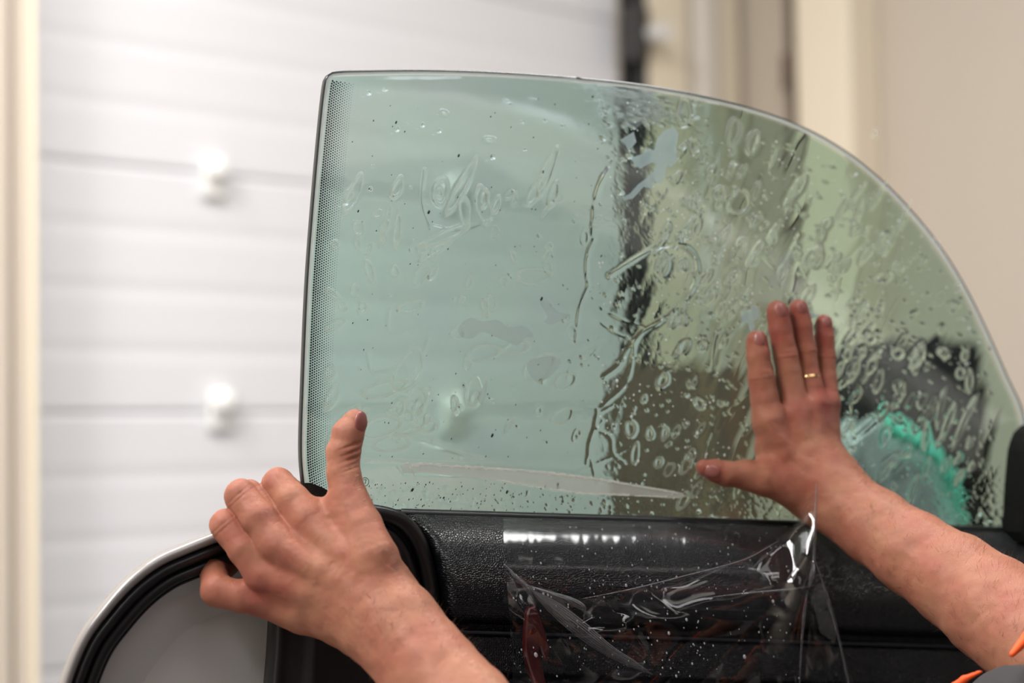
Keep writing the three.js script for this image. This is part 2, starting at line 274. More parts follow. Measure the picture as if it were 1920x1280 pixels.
// ---------------------------------------------------------------- the window glass
const outline = smoothLine([[596, 1030], [580, 980], [567, 900], [563, 850], [567, 700], [575, 520], [588, 350], [600, 220], [606, 168], [610, 147], [618, 137], [632, 133.5], [700, 131], [800, 130], [900, 132.5], [1000, 138], [1100, 146], [1200, 157], [1300, 175], [1400, 199], [1470, 222], [1540, 254], [1600, 292], [1660, 342], [1720, 405], [1770, 470], [1810, 535], [1850, 615], [1890, 705], [1918, 768], [1925, 820], [1915, 930], [1905, 1050]], 260);
const glassMat = std({ color: lin(0.715, 0.83, 0.785), roughness: 0.0, transmission: 1, thickness: 0, ior: 1.5 });
const TH = 0.0042;
const glass = new THREE.Group(); glass.name = 'window_glass'; door.add(glass); tag(glass, 'green-tinted side window covered with wet film');
{
  const pts = outline.map(([x, y]) => D(x, y, 0)), inner = offsetLine(outline, 9).map(([x, y]) => D(x, y, 0));
  const shp = new THREE.Shape(inner.map((p) => new THREE.Vector2(p[0], p[1])));
  const f = new THREE.ShapeGeometry(shp), b = f.clone().translate(0, 0, -TH);
  mesh('pane', mergeGeometries([f, b]), glassMat, glass);
  const mEdge = std({ color: lin(0.02, 0.03, 0.032), roughness: 0.22 }), mBevel = std({ color: lin(0.88, 0.95, 0.92), roughness: 0.9, transmission: 0.5, thickness: 0 });
  const at = (list, n) => list.map((p) => [p[0], p[1], n]);
  mesh('ground_edge', strip([at(pts, -TH + 0.0006), at(pts, -0.0009)]), mEdge, glass);
  mesh('edge_bevel', strip([at(pts, -0.0009), inner.map((p, i) => [(p[0] * 0.35 + pts[i][0] * 0.65), (p[1] * 0.35 + pts[i][1] * 0.65), -0.0002]), at(inner, 0.0002)]), mBevel, glass);
  const lead = outline.map(([x, y], i) => 3.4 * sm(1560, 1250, x) + 0.01), darkLine = outline.map((p, i) => { const q = offsetLine(outline, lead[i])[i]; return D(q[0], q[1], 0.0009); });
  mesh('painted_dark_edge', strip([at(pts, -TH), outline.map(([x, y]) => D(x, y, 0.0008)), darkLine]), mEdge, glass);  // dark inner reflection of the glass edge, drawn as a tapering strip
  // printed dots along the rear edge
  const dots = [], N = 11;
  const edge = offsetLine(outline, 14).filter(([x, y]) => x < 700 && y > 146 && y < 975).sort((a, b) => a[1] - b[1]);
  for (let r = 0; 150 + r * 4.9 < 930; r++) for (let k = 0; k < N; k++) {
    const y = 152 + r * 4.9 + (k % 2) * 2.45 + k * 0.6, x = interp(edge.map(([a, b]) => [b, a]), y) + k * 4.05, rad = 2.15 - k * 0.155, p = D(x, y, 0.0006);
    dots.push(new THREE.CircleGeometry(rad * 0.00036, 7).translate(...p));
  }
  // the solid black corner under the dots
  const dk = mesh('printed_dots', mergeGeometries(dots), std({ color: lin(0.006, 0.008, 0.008), roughness: 0.5, side: THREE.DoubleSide }), glass); dk.userData.kind = 'stuff';
  const cs = new THREE.Shape(smoothLine([[571, 905], [590, 908], [612, 918], [630, 935], [640, 990], [590, 1010], [578, 960]], 30, true).map(([x, y]) => { const p = D(x, y, 0.0006); return new THREE.Vector2(p[0], p[1]); }));
  mesh('printed_corner', new THREE.ShapeGeometry(cs).translate(0, 0, 0.0007), std({ color: lin(0.01, 0.008, 0.007), roughness: 0.5, side: THREE.DoubleSide }), glass);
  // circled maker's mark
  const mk = [], mm = D(684, 903, 0.0006), e = 0.00036;
  mk.push(new THREE.RingGeometry(7.2 * e, 8.4 * e, 24).translate(...mm), new THREE.PlaneGeometry(6 * e, 1.2 * e).translate(mm[0], mm[1] + 4 * e, mm[2]), new THREE.PlaneGeometry(1.3 * e, 8.5 * e).rotateZ(-0.35).translate(mm[0] + 1.2 * e, mm[1], mm[2]));
  mesh('maker_mark', mergeGeometries(mk), std({ color: lin(0.01, 0.012, 0.012), roughness: 0.5, side: THREE.DoubleSide }), glass);
}

// ---------------------------------------------------------------- wet film on the glass: blisters, ridges and drops are its relief
const BX = 556, BY = 126, BW = 1380, BH = 880, relief = new Float32Array(BW * BH);   // heights in units of 0.4 mm, one cell per 0.4 mm
function splat(cx, cy, R, fn) {
  for (let y = Math.max(0, Math.floor(cy - R - BY)); y <= Math.min(BH - 1, cy + R - BY); y++) for (let x = Math.max(0, Math.floor(cx - R - BX)); x <= Math.min(BW - 1, cx + R - BX); x++) relief[y * BW + x] += fn(x + BX - cx, y + BY - cy);
}
const rings = [];
function oval(cx, cy, a, b, ang, rimH = 0.7, plate = -0.25, w = 2.4) {   // ring-shaped blister: half axes a, b; b lies along ang (0 = upright, positive leans right)
  const c = Math.cos(ang), s = Math.sin(ang), m = Math.min(a, b), wob = rr(0, 6); rings.push([cx, cy, a, b, ang, wob, w]);
  splat(cx, cy, Math.max(a, b) + 3 * w + 2, (dx, dy) => {
    const x = dx * c + dy * s, y = -dx * s + dy * c, th = Math.atan2(y / b, x / a), q = Math.hypot(x / a, y / b) / (1 + 0.1 * Math.sin(2 * th + wob) + 0.06 * Math.sin(3 * th + wob * 2)), d = (q - 1) * m * (1 + 0.35 * (Math.max(a, b) / m - 1) * Math.abs(Math.sin(th)));
    return rimH * Math.exp(-d * d / w / w) + plate * sm(w * 0.6, -w, d);
  });
}
function drop(cx, cy, r, h = 0.8) { splat(cx, cy, r + 1, (dx, dy) => { const q = (dx * dx + dy * dy) / r / r; return q < 1 ? h * r * Math.pow(1 - q, 0.7) * 0.5 : 0; }); }
function ridge(pts, w, h, n = 0) {
  const l = n ? smoothLine(pts, n) : smoothLine(pts, Math.max(8, pts.length * 8)), x0 = Math.min(...l.map((p) => p[0])), x1 = Math.max(...l.map((p) => p[0])), y0 = Math.min(...l.map((p) => p[1])), y1 = Math.max(...l.map((p) => p[1]));
  const R = w * 2.6; 
  for (let y = Math.max(0, Math.floor(y0 - R - BY)); y <= Math.min(BH - 1, y1 + R - BY); y++) for (let x = Math.max(0, Math.floor(x0 - R - BX)); x <= Math.min(BW - 1, x1 + R - BX); x++) {
    let best = 1e9; const X = x + BX, Y = y + BY;
    for (let k = 1; k < l.length; k++) { const ax = l[k - 1][0], ay = l[k - 1][1], dx = l[k][0] - ax, dy = l[k][1] - ay, t = Math.min(1, Math.max(0, ((X - ax) * dx + (Y - ay) * dy) / (dx * dx + dy * dy + 1e-9))), d = (X - ax - dx * t) ** 2 + (Y - ay - dy * t) ** 2; if (d < best) best = d; }
    if (best < R * R) { const env = 0.6 + 0.5 * noise(X * 0.05, Y * 0.05, 7); relief[y * BW + x] += h * env * Math.exp(-best / w / w); }
  }
}
// slow waviness, streaked where the film has not been pressed down yet
for (let y = 0; y < BH; y++) for (let x = 0; x < BW; x++) {
  const X = x + BX, Y = y + BY, right = sm(1090, 1330, X + 0.12 * (Y - 400)), a = 1.12;
  const p = X * Math.sin(a) + Y * Math.cos(a) * 0.9, q = -X * Math.cos(a) + Y * Math.sin(a), wx = p + 10 * noise(X * 0.012, Y * 0.012, 3);
  let h = 0.8 * noise(X * 0.012, Y * 0.009, 1.5) * (0.35 + 0.65 * right);
  h += right * (1 - 0.55 * sm(1600, 1850, X)) * (0.55 * noise(wx * 0.06, q * 0.010, 5.5) + 0.13 * noise(wx * 0.14, q * 0.03, 8.5));
  const mid = sm(1040, 1120, X) * (1 - sm(1230, 1330, X)); h += mid * 0.13 * noise(X * 0.10, Y * 0.06, 2.5) + mid * 0.06 * noise(X * 0.27, Y * 0.2, 4.5);
  h += (1 - right) * 0.10 * noise(X * 0.05, Y * 0.04, 9.5);
  h += 0.25 * sm(850, 960, Y) * noise(X * 0.2, Y * 0.25, 6.5) * (0.4 + right);
  relief[y * BW + x] = h;
}
// blisters seen one by one
for (const o of [
  [662, 365, 10, 38, 0.35], [745, 352, 8, 20, 0.3], [723, 420, 4, 34, 0.25, 0.4], [826, 360, 12, 26, 0.1], [865, 350, 9, 55, 0.45, 0.6], [905, 385, 13, 34, -0.15], [870, 395, 10, 24, -0.1], [908, 372, 6, 18, 0.15], [930, 385, 5, 16, 0.4], [1027, 322, 10, 44, 0.4], [1003, 360, 8, 28, 0.5], [1038, 365, 7, 24, 0.35], [745, 430, 6, 30, 0.05, 0.4], [672, 428, 10, 12, 0, 0.4], [835, 442, 8, 52, 1.15, 0.7], [815, 470, 6, 34, 1.0, 0.6], [693, 508, 7, 18, -0.3], [741, 510, 7, 10, 0], [790, 515, 10, 20, 0.6, 0.3], [1000, 518, 14, 32, 1.6, 0.4], [918, 262, 9, 6, 0, 0.4], [833, 212, 6, 5, 0, 0.4], [628, 460, 6, 8, 0], [622, 550, 12, 6, 0.5], [680, 577, 8, 9, 0.2], [628, 610, 7, 20, 1.2, 0.5], [618, 700, 9, 14, 0.6], [622, 745, 8, 26, 0.5, 0.7], [640, 800, 9, 50, 0.65, 0.8], [770, 575, 10, 22, 1.25, 0.6], [858, 625, 12, 10, 0.2], [905, 662, 14, 30, 1.4, 0.8, -0.3, 3], [968, 652, 9, 26, 1.35, 0.7, -0.3, 3], [1010, 690, 20, 34, 1.0, 0.5], [890, 748, 8, 11, 0.3, 0.9], [888, 735, 13, 26, 0.3, 0.3], [720, 730, 12, 44, 1.35, 0.6], [765, 695, 22, 40, 0.4, 0.5], [748, 765, 9, 16, 0.2, 0.8], [780, 750, 16, 26, 0.5, 0.7], [785, 765, 9, 14, 0.2, 0.8], [738, 770, 7, 9, 0.8, 0.9], [767, 780, 8, 8, 0, 0.8], [780, 789, 4, 4, 0, 0.8], [805, 800, 10, 14, 0.8, 0.8], [715, 800, 18, 34, 1.4, 0.9, -0.3, 2.6], [735, 832, 12, 36, 1.4, 0.6], [768, 808, 5, 20, 1.35, 0.5], [1055, 780, 12, 22, 1.2, 0.6], [1010, 770, 5, 8, 0.3], [1060, 715, 14, 20, 0.8, 0.5], [1082, 815, 6, 10, 0.4],
  [1243, 712, 9, 13, 0.3, 1.5, -0.6, 4], [1207, 747, 4, 6, 0, 1.3], [1312, 755, 8, 11, -0.4, 1.3, -0.5, 3], [1182, 803, 10, 13, -0.3, 1.4, -0.5, 4], [1218, 812, 6, 10, 0.1, 1.3, -0.5, 3], [1246, 812, 5, 12, 0.2, 1.2, -0.5, 3], [1234, 866, 7, 9, 0.2, 1.3, -0.5, 3], [1190, 850, 6, 18, 0.2, 1.0], [1286, 795, 3, 5, 0.2, 1.2], [1297, 852, 8, 11, 0.2, 1.0], [1292, 718, 3, 5, 0, 1.1], [1263, 600, 6, 12, 0.3, 1.2], [1320, 522, 7, 18, 0.75, 1.1], [1330, 556, 9, 16, 0.6, 1.2], [1278, 600, 6, 12, 0.5, 1], [1283, 650, 8, 14, 0.3, 1.0], [1318, 648, 7, 9, 0.2, 1.2], [1373, 522, 8, 14, 0.7, 1], [1385, 380, 20, 22, 0.2, 0.9, -0.2, 3], [1350, 362, 9, 12, 0.1, 1], [1297, 383, 6, 9, 0.2, 1.1], [1283, 210, 12, 24, -0.1, 1.0, -0.3, 3], [1376, 250, 9, 26, 0.3, 0.9], [1412, 268, 9, 24, 0.25, 1.0], [1525, 485, 15, 20, 0.4, 1.0, -0.3, 3.5], [1412, 488, 8, 12, 0.5, 1], [1658, 455, 11, 16, 0.4, 1.1, -0.3, 3.5], [1640, 250, 4, 8, 0.3], [1655, 520, 9, 14, 1.2, 1], [1500, 350, 5, 20, 0.45, 0.9], [1302, 275, 6, 14, 0.1, 1], [1305, 190, 3, 5, 0],
  [1588, 662, 6, 10, 0.2, 1.3], [1600, 695, 5, 22, 0.45, 1.5, 0.6], [1683, 660, 8, 11, 0.2, 1.4, 0.5], [1722, 665, 7, 24, 0.45, 1.5, 0.6], [1646, 715, 6, 20, 0.35, 1.4, 0.6], [1685, 742, 5, 22, 0.4, 1.4, 0.6], [1730, 750, 6, 16, 0.4, 1.4, 0.6], [1765, 765, 5, 30, 0.2, 1.2, 0.5], [1780, 790, 5, 34, 0.4, 1.2, 0.5], [1810, 790, 5, 44, 0.45, 1.1, 0.5], [1770, 659, 9, 8, 0, 1.2, 0.4], [1630, 632, 8, 10, 0, 1.2, -0.3], [1655, 770, 5, 16, 0.4, 1.3, 0.5], [1737, 820, 5, 20, 0.05, 1.1, 0.4], [1820, 715, 5, 20, 0.1, 1, 0.4],
]) oval(...o);
// pulled threads and folds
ridge([[1143, 517], [1190, 486], [1230, 465], [1262, 458], [1287, 463], [1304, 482], [1308, 508], [1300, 538], [1280, 567], [1255, 592], [1225, 610], [1205, 622], [1190, 640], [1172, 662], [1158, 688], [1133, 706]], 4.2, 2.2, 90);
ridge([[1128, 578], [1160, 596], [1207, 613]], 2.2, 1.0); ridge([[1128, 606], [1150, 622], [1182, 634]], 1.8, 0.8);
ridge([[1142, 318], [1125, 345], [1116, 380], [1112, 440]], 4, 1.3); ridge([[1120, 440], [1104, 470], [1100, 515], [1104, 535]], 3, 1.1); ridge([[1104, 535], [1088, 575], [1080, 640]], 2.6, 1.2);
ridge([[1082, 660], [1068, 695], [1062, 722]], 2.6, 0.8); ridge([[1190, 640], [1183, 690], [1172, 720], [1145, 748], [1120, 768]], 4, 1.6); ridge([[1120, 768], [1118, 800], [1145, 820], [1150, 850], [1170, 868]], 3, 1.1); ridge([[1150, 760], [1125, 775], [1112, 810], [1100, 868]], 3, 1.1);
ridge([[1115, 890], [1105, 830], [1130, 790]], 3, 0.9); ridge([[797, 318], [793, 380], [808, 428]], 3, 1.0); ridge([[808, 420], [860, 430], [930, 408]], 2, 0.7); ridge([[690, 660], [700, 700], [760, 690], [765, 730]], 3, 0.8); ridge([[730, 580], [732, 625], [800, 622], [765, 735]], 2.6, 0.8);
ridge([[690, 838], [760, 822], [830, 838], [900, 862]], 5, 0.9); ridge([[682, 864], [800, 868], [900, 874]], 2.5, 1.4); ridge([[900, 874], [1050, 886], [1180, 905], [1310, 930]], 3.4, 1.5);
ridge([[760, 884], [880, 890], [1000, 905], [1100, 920], [1250, 928]], 4, 1.6); ridge([[1000, 640], [1050, 660], [1130, 635]], 3, 0.6); ridge([[1060, 895], [1140, 860], [1180, 838]], 3, 0.7);
ridge([[1420, 470], [1460, 505], [1500, 440]], 3, 1.0); ridge([[1330, 830], [1370, 770], [1420, 735]], 4, 1.0); ridge([[1310, 900], [1330, 840], [1345, 780]], 3, 1.0); ridge([[1340, 700], [1360, 640], [1395, 600]], 4, 1.3); ridge([[1330, 690], [1345, 620], [1400, 540]], 4, 1.2);
ridge([[1590, 760], [1600, 820], [1640, 790]], 5, 1.2); ridge([[1650, 870], [1680, 850], [1700, 860], [1660, 890], [1650, 870]], 3, 1.3); ridge([[1250, 205], [1290, 235], [1320, 250]], 2, 0.7); ridge([[1340, 330], [1310, 400], [1280, 430]], 4, 1.1);
// the rest by region: leaning ovals, then fine drops
const inGlass = (x, y) => y > 150 + 0.00034 * Math.max(0, x - 900) ** 2 && x < 1890 - Math.max(0, 770 - y) * 0.28 - Math.max(0, 520 - y) * 0.35 && y < 980 && x > 660 - (y - 150) * 0.05;
for (let k = 0; k < 230; k++) { const x = rr(1230, 1830), y = rr(165, 960); if (!inGlass(x + 20, y - 20) || (y > 620 && x < 1560 && rnd() < 0.6)) continue; const s = rr(0.6, 1.25); const thin = y < 420 && x > 1430; oval(x, y, (thin ? 2.6 : rr(3.4, 6.5)) * s, (thin ? rr(14, 26) : rr(6, 20)) * s, rr(0.3, 0.65), rr(0.6, 1.2), rr(-0.2, 0.4), 2.3); }
for (let k = 0; k < 40; k++) { const x = rr(640, 1120), y = rr(330, 830); oval(x, y, rr(4, 8), rr(7, 16), rr(-0.3, 0.9), rr(0.2, 0.5), -0.1, 2); }
const beads = []; // drops that stand on the film
for (let k = 0; k < 1500; k++) { let x = rr(620, 1860), y = rr(150, 970); const right = sm(1060, 1300, x); if (rnd() > 0.16 + 0.84 * right || !inGlass(x, y - 6)) continue; beads.push([x, y, rr(1.2, 2.6) * (rnd() < 0.12 ? 1.6 : 1)]); }
for (let k = 0; k < 160; k++) beads.push([rr(700, 1080), rr(905, 955) + 8, rr(1, 2.4)]);
for (let k = 0; k < 90; k++) beads.push([rr(1130, 1260), rr(165, 240), rr(1, 2.4)]);
for (const [x, y, r] of beads) drop(x, y, r * 1.3, 1.0);
{
  const edge = offsetLine(outline, 9), Ls = edge.filter(([x, y], i) => x < 640 && i < 90 && y > 146).map(([x, y]) => [y, x]).sort((a, b) => a[0] - b[0]), Rs = edge.filter(([x, y]) => x > 640).filter((p, i, a) => i > 40 && (i === 0 || p[1] > a[i - 1][1])).map(([x, y]) => [y, x]);
  const nu = 690, nv = 425, y0 = 143, y1 = 988, pos = new Float32Array((nu + 1) * (nv + 1) * 3), col = new Float32Array((nu + 1) * (nv + 1) * 3), idx = [];
  const rel = (x, y) => { const X = Math.min(BW - 2, Math.max(0, x - BX)), Y = Math.min(BH - 2, Math.max(0, y - BY)), i = Math.floor(X), j = Math.floor(Y), u = X - i, v = Y - j, k = j * BW + i; return (relief[k] * (1 - u) + relief[k + 1] * u) * (1 - v) + (relief[k + BW] * (1 - u) + relief[k + BW + 1] * u) * v; };
  for (let j = 0; j <= nv; j++) {
    const y = y0 + (y1 - y0) * Math.pow(j / nv, 1.04), L = interp(Ls, y), R = interp(Rs, y);
    for (let i = 0; i <= nu; i++) {
      const x = L + (R - L) * i / nu, k = (j * (nu + 1) + i) * 3, e = Math.min(1, i / 4, (nu - i) / 4, j / 4);
      pos.set(D(x, y, 0.0022 + rel(x, y) * 0.0004 * e), k);
      const pink = 0.5 + 0.5 * noise(x * 0.009, y * 0.008, 21), tl = sm(500, 200, y) * sm(1100, 800, x), lil = Math.max(0, noise(x * 0.011, y * 0.012, 33)) * sm(1250, 1000, x);
      col.set([0.95 - 0.06 * lil + 0.05 * tl * pink, 0.97 - 0.15 * tl * pink - 0.06 * lil, 0.96 - 0.09 * tl * pink + 0.03 * lil], k);
      if (i < nu && j < nv) { const a = j * (nu + 1) + i; idx.push(a, a + nu + 2, a + 1, a, a + nu + 1, a + nu + 2); }
    }
  }
  const g = new THREE.BufferGeometry(); g.setAttribute('position', new THREE.BufferAttribute(pos, 3)); g.setAttribute('color', new THREE.BufferAttribute(col, 3)); g.setIndex(idx); g.computeVertexNormals();
  const back = grid(40, 60, (u, v) => { const y = y0 + (y1 - y0) * v, L = interp(Ls, y), R = interp(Rs, y); return D(L + (R - L) * u, y, 0.0009); }); back.deleteAttribute('uv');
  back.setAttribute('color', new THREE.BufferAttribute(new Float32Array(back.attributes.position.count * 3).fill(0.97), 3));
  const film = mesh('window_film', mergeGeometries([g, back]), std({ color: 0xffffff, vertexColors: true, roughness: 0.0, transmission: 1, thickness: 0.001, ior: 1.36 }), glass);
  tag(film, 'wet clear film with blisters and water streaks');
}
// reflections painted on the film as pale shapes: patches, blister rims, a bright band
{
  const painted_highlight = (list, soft, n = 0.0036) => list.map((poly) => { const pts = (soft ? smoothLine(poly, poly.length * 4, true) : poly).map(([x, y]) => { const p = D(x, y, n); return new THREE.Vector2(p[0], p[1]); }); return new THREE.ExtrudeGeometry(new THREE.Shape(pts), { depth: 0.0003, bevelEnabled: false }).translate(0, 0, n); });
  const glints = thing('painted_highlights', 'painted reflections, highlights and sparkling drops on the wet window, with dark specks', 'painted_highlight', doorBase, -DYAW); glints.userData.kind = 'stuff';
  mesh('painted_reflections', mergeGeometries(painted_highlight([
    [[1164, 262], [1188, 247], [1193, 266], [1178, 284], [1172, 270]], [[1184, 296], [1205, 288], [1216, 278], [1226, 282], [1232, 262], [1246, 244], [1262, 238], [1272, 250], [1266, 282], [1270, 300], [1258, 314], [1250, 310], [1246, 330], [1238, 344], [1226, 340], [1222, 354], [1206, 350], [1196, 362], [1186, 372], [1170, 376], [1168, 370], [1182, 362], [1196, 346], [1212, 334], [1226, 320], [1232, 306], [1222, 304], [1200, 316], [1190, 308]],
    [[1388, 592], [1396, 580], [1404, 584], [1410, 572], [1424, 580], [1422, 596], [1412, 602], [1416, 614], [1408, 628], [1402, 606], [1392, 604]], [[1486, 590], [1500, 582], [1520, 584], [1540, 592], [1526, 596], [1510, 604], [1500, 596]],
  ])), std({ color: lin(0.7, 0.84, 0.86), roughness: 0.95, transmission: 0.4, thickness: 0, transparent: true, opacity: 0.5, side: THREE.DoubleSide }), glints);  // bright surroundings mirrored in the film, put into pale patches
  mesh('pale_veil', mergeGeometries(painted_highlight([
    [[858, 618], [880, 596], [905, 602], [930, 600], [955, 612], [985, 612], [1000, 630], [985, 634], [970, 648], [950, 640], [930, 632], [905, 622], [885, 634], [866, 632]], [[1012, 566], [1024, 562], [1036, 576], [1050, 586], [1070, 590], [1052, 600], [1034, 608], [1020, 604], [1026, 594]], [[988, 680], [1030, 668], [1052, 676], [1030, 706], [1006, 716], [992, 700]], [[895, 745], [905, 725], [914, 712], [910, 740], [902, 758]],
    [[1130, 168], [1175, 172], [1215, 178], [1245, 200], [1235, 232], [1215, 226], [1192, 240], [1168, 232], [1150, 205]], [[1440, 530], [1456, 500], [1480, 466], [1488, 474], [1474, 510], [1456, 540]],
  ], true)), std({ color: lin(0.55, 0.62, 0.64), roughness: 0.95, transmission: 0.3, thickness: 0, transparent: true, opacity: 0.2, side: THREE.DoubleSide }), glints);  // faint pale patches over the film
  mesh('painted_bright_band', mergeGeometries(painted_highlight([
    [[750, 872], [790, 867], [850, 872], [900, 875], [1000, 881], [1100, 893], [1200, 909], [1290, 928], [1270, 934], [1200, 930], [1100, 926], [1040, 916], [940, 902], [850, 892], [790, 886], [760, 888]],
  ], true)), std({ color: lin(0.95, 0.92, 0.90), roughness: 0.95, transmission: 0.5, thickness: 0, transparent: true, opacity: 0.4, side: THREE.DoubleSide }), glints);  // bright reflection along the belt line, put into a pale fill
  const wiggle = (pts, w) => { const l = smoothLine(pts, 60), o = l.map(([x, y], i) => [x, y - w * (0.35 + 0.9 * Math.abs(noise(i * 0.37, w, 3)))]); return [...l.map(([x, y], i) => [x, y + w * (0.3 + 0.7 * Math.abs(noise(i * 0.41, w, 8)))]), ...o.reverse()]; };
  mesh('painted_highlight_lines', mergeGeometries(painted_highlight([wiggle([[772, 873], [800, 870], [850, 874], [905, 877]], 3.4), wiggle([[880, 878], [950, 880], [1030, 887]], 2.6), wiggle([[1020, 887], [1090, 894], [1160, 904]], 3.0), wiggle([[1150, 904], [1200, 912], [1270, 924]], 1.6), wiggle([[930, 900], [985, 909], [1040, 918]], 1.8), wiggle([[1035, 918], [1100, 925], [1180, 928]], 2.6), wiggle([[1190, 929], [1250, 931]], 1.2), wiggle([[688, 866], [730, 865], [765, 868]], 1.2), wiggle([[742, 874], [750, 884], [752, 892]], 3.5), wiggle([[768, 876], [774, 886], [778, 896]], 3)], false, 0.004)), std({ color: lin(0.97, 0.97, 0.95), roughness: 0.9, transmission: 0.5, thickness: 0, transparent: true, opacity: 0.9, side: THREE.DoubleSide }), glints);  // white highlights along the band, painted as thin strips
  const pearls = [], dark_specks = []; seed = 99;
  for (let k = 0; k < 1600 && pearls.length < 420; k++) { const x = rr(1120, 1840), y = rr(160, 940); if (!inGlass(x, y - 6) || noise(x * 0.02, y * 0.02, 4) < -0.1) continue; const r = rr(0.9, 2.1) * (rnd() < 0.1 ? 1.5 : 1) * 0.0004; pearls.push(new THREE.SphereGeometry(1, 9, 7).scale(r, r * 1.15, r * 0.6).translate(...D(x, y, 0.0036))); }
  for (let k = 0; k < 260; k++) { const low = k > 130, x = low ? rr(690, 1100) : rr(630, 1130), y = low ? rr(900, 958) : rr(180, 870), r = rr(0.7, 1.5) * (rnd() < 0.06 ? 2.2 : 1) * 0.00037; if (!inGlass(x, y - 4)) continue; dark_specks.push(new THREE.SphereGeometry(1, 7, 6).scale(r * 0.8, r * 1.4, r * 0.5).rotateZ(-0.5).translate(...D(x, y, 0.0032))); }
  mesh('painted_sparkle_drops', mergeGeometries(pearls), std({ color: lin(0.93, 0.97, 0.96), roughness: 0.8, transmission: 0.5, thickness: 0, clearcoat: 1 }), glints);  // drops whose sparkle is put into their pale colour
  mesh('dark_specks', mergeGeometries(dark_specks), std({ color: lin(0.02, 0.022, 0.018), roughness: 0.3 }), glints);  // small dark specks scattered on the film
  const rg = rings.map(([cx, cy, a, b, ang, wob, w]) => {
    const N = 30, c = Math.cos(ang), s = Math.sin(ang), m = Math.min(a, b), p = [], id = [];
    for (let k = 0; k < N; k++) { const th = k / N * Math.PI * 2, f = 1 + 0.1 * Math.sin(2 * th + wob) + 0.06 * Math.sin(3 * th + wob * 2); for (const o of [-1, 1]) { const q = f * (1 + o * w * (0.35 + 0.45 * Math.abs(Math.sin(th * 0.5 + wob))) / m), X = q * a * Math.cos(th), Y = q * b * Math.sin(th); p.push(...D(cx + X * c - Y * s, cy + X * s + Y * c, 0.0038)); } const i = k * 2, j = (k + 1) % N * 2; id.push(i, j, j + 1, i, j + 1, i + 1); }
    const g = new THREE.BufferGeometry(); g.setAttribute('position', new THREE.Float32BufferAttribute(p, 3)); g.setIndex(id); g.computeVertexNormals(); return g;
  });
  mesh('painted_bright_rims', mergeAll(rg), std({ color: lin(0.84, 0.92, 0.78), roughness: 0.95, transmission: 0.5, thickness: 0, transparent: true, opacity: 0.3, side: THREE.DoubleSide }), glints);  // bright outlines of the blisters, painted as flat pale rings
}

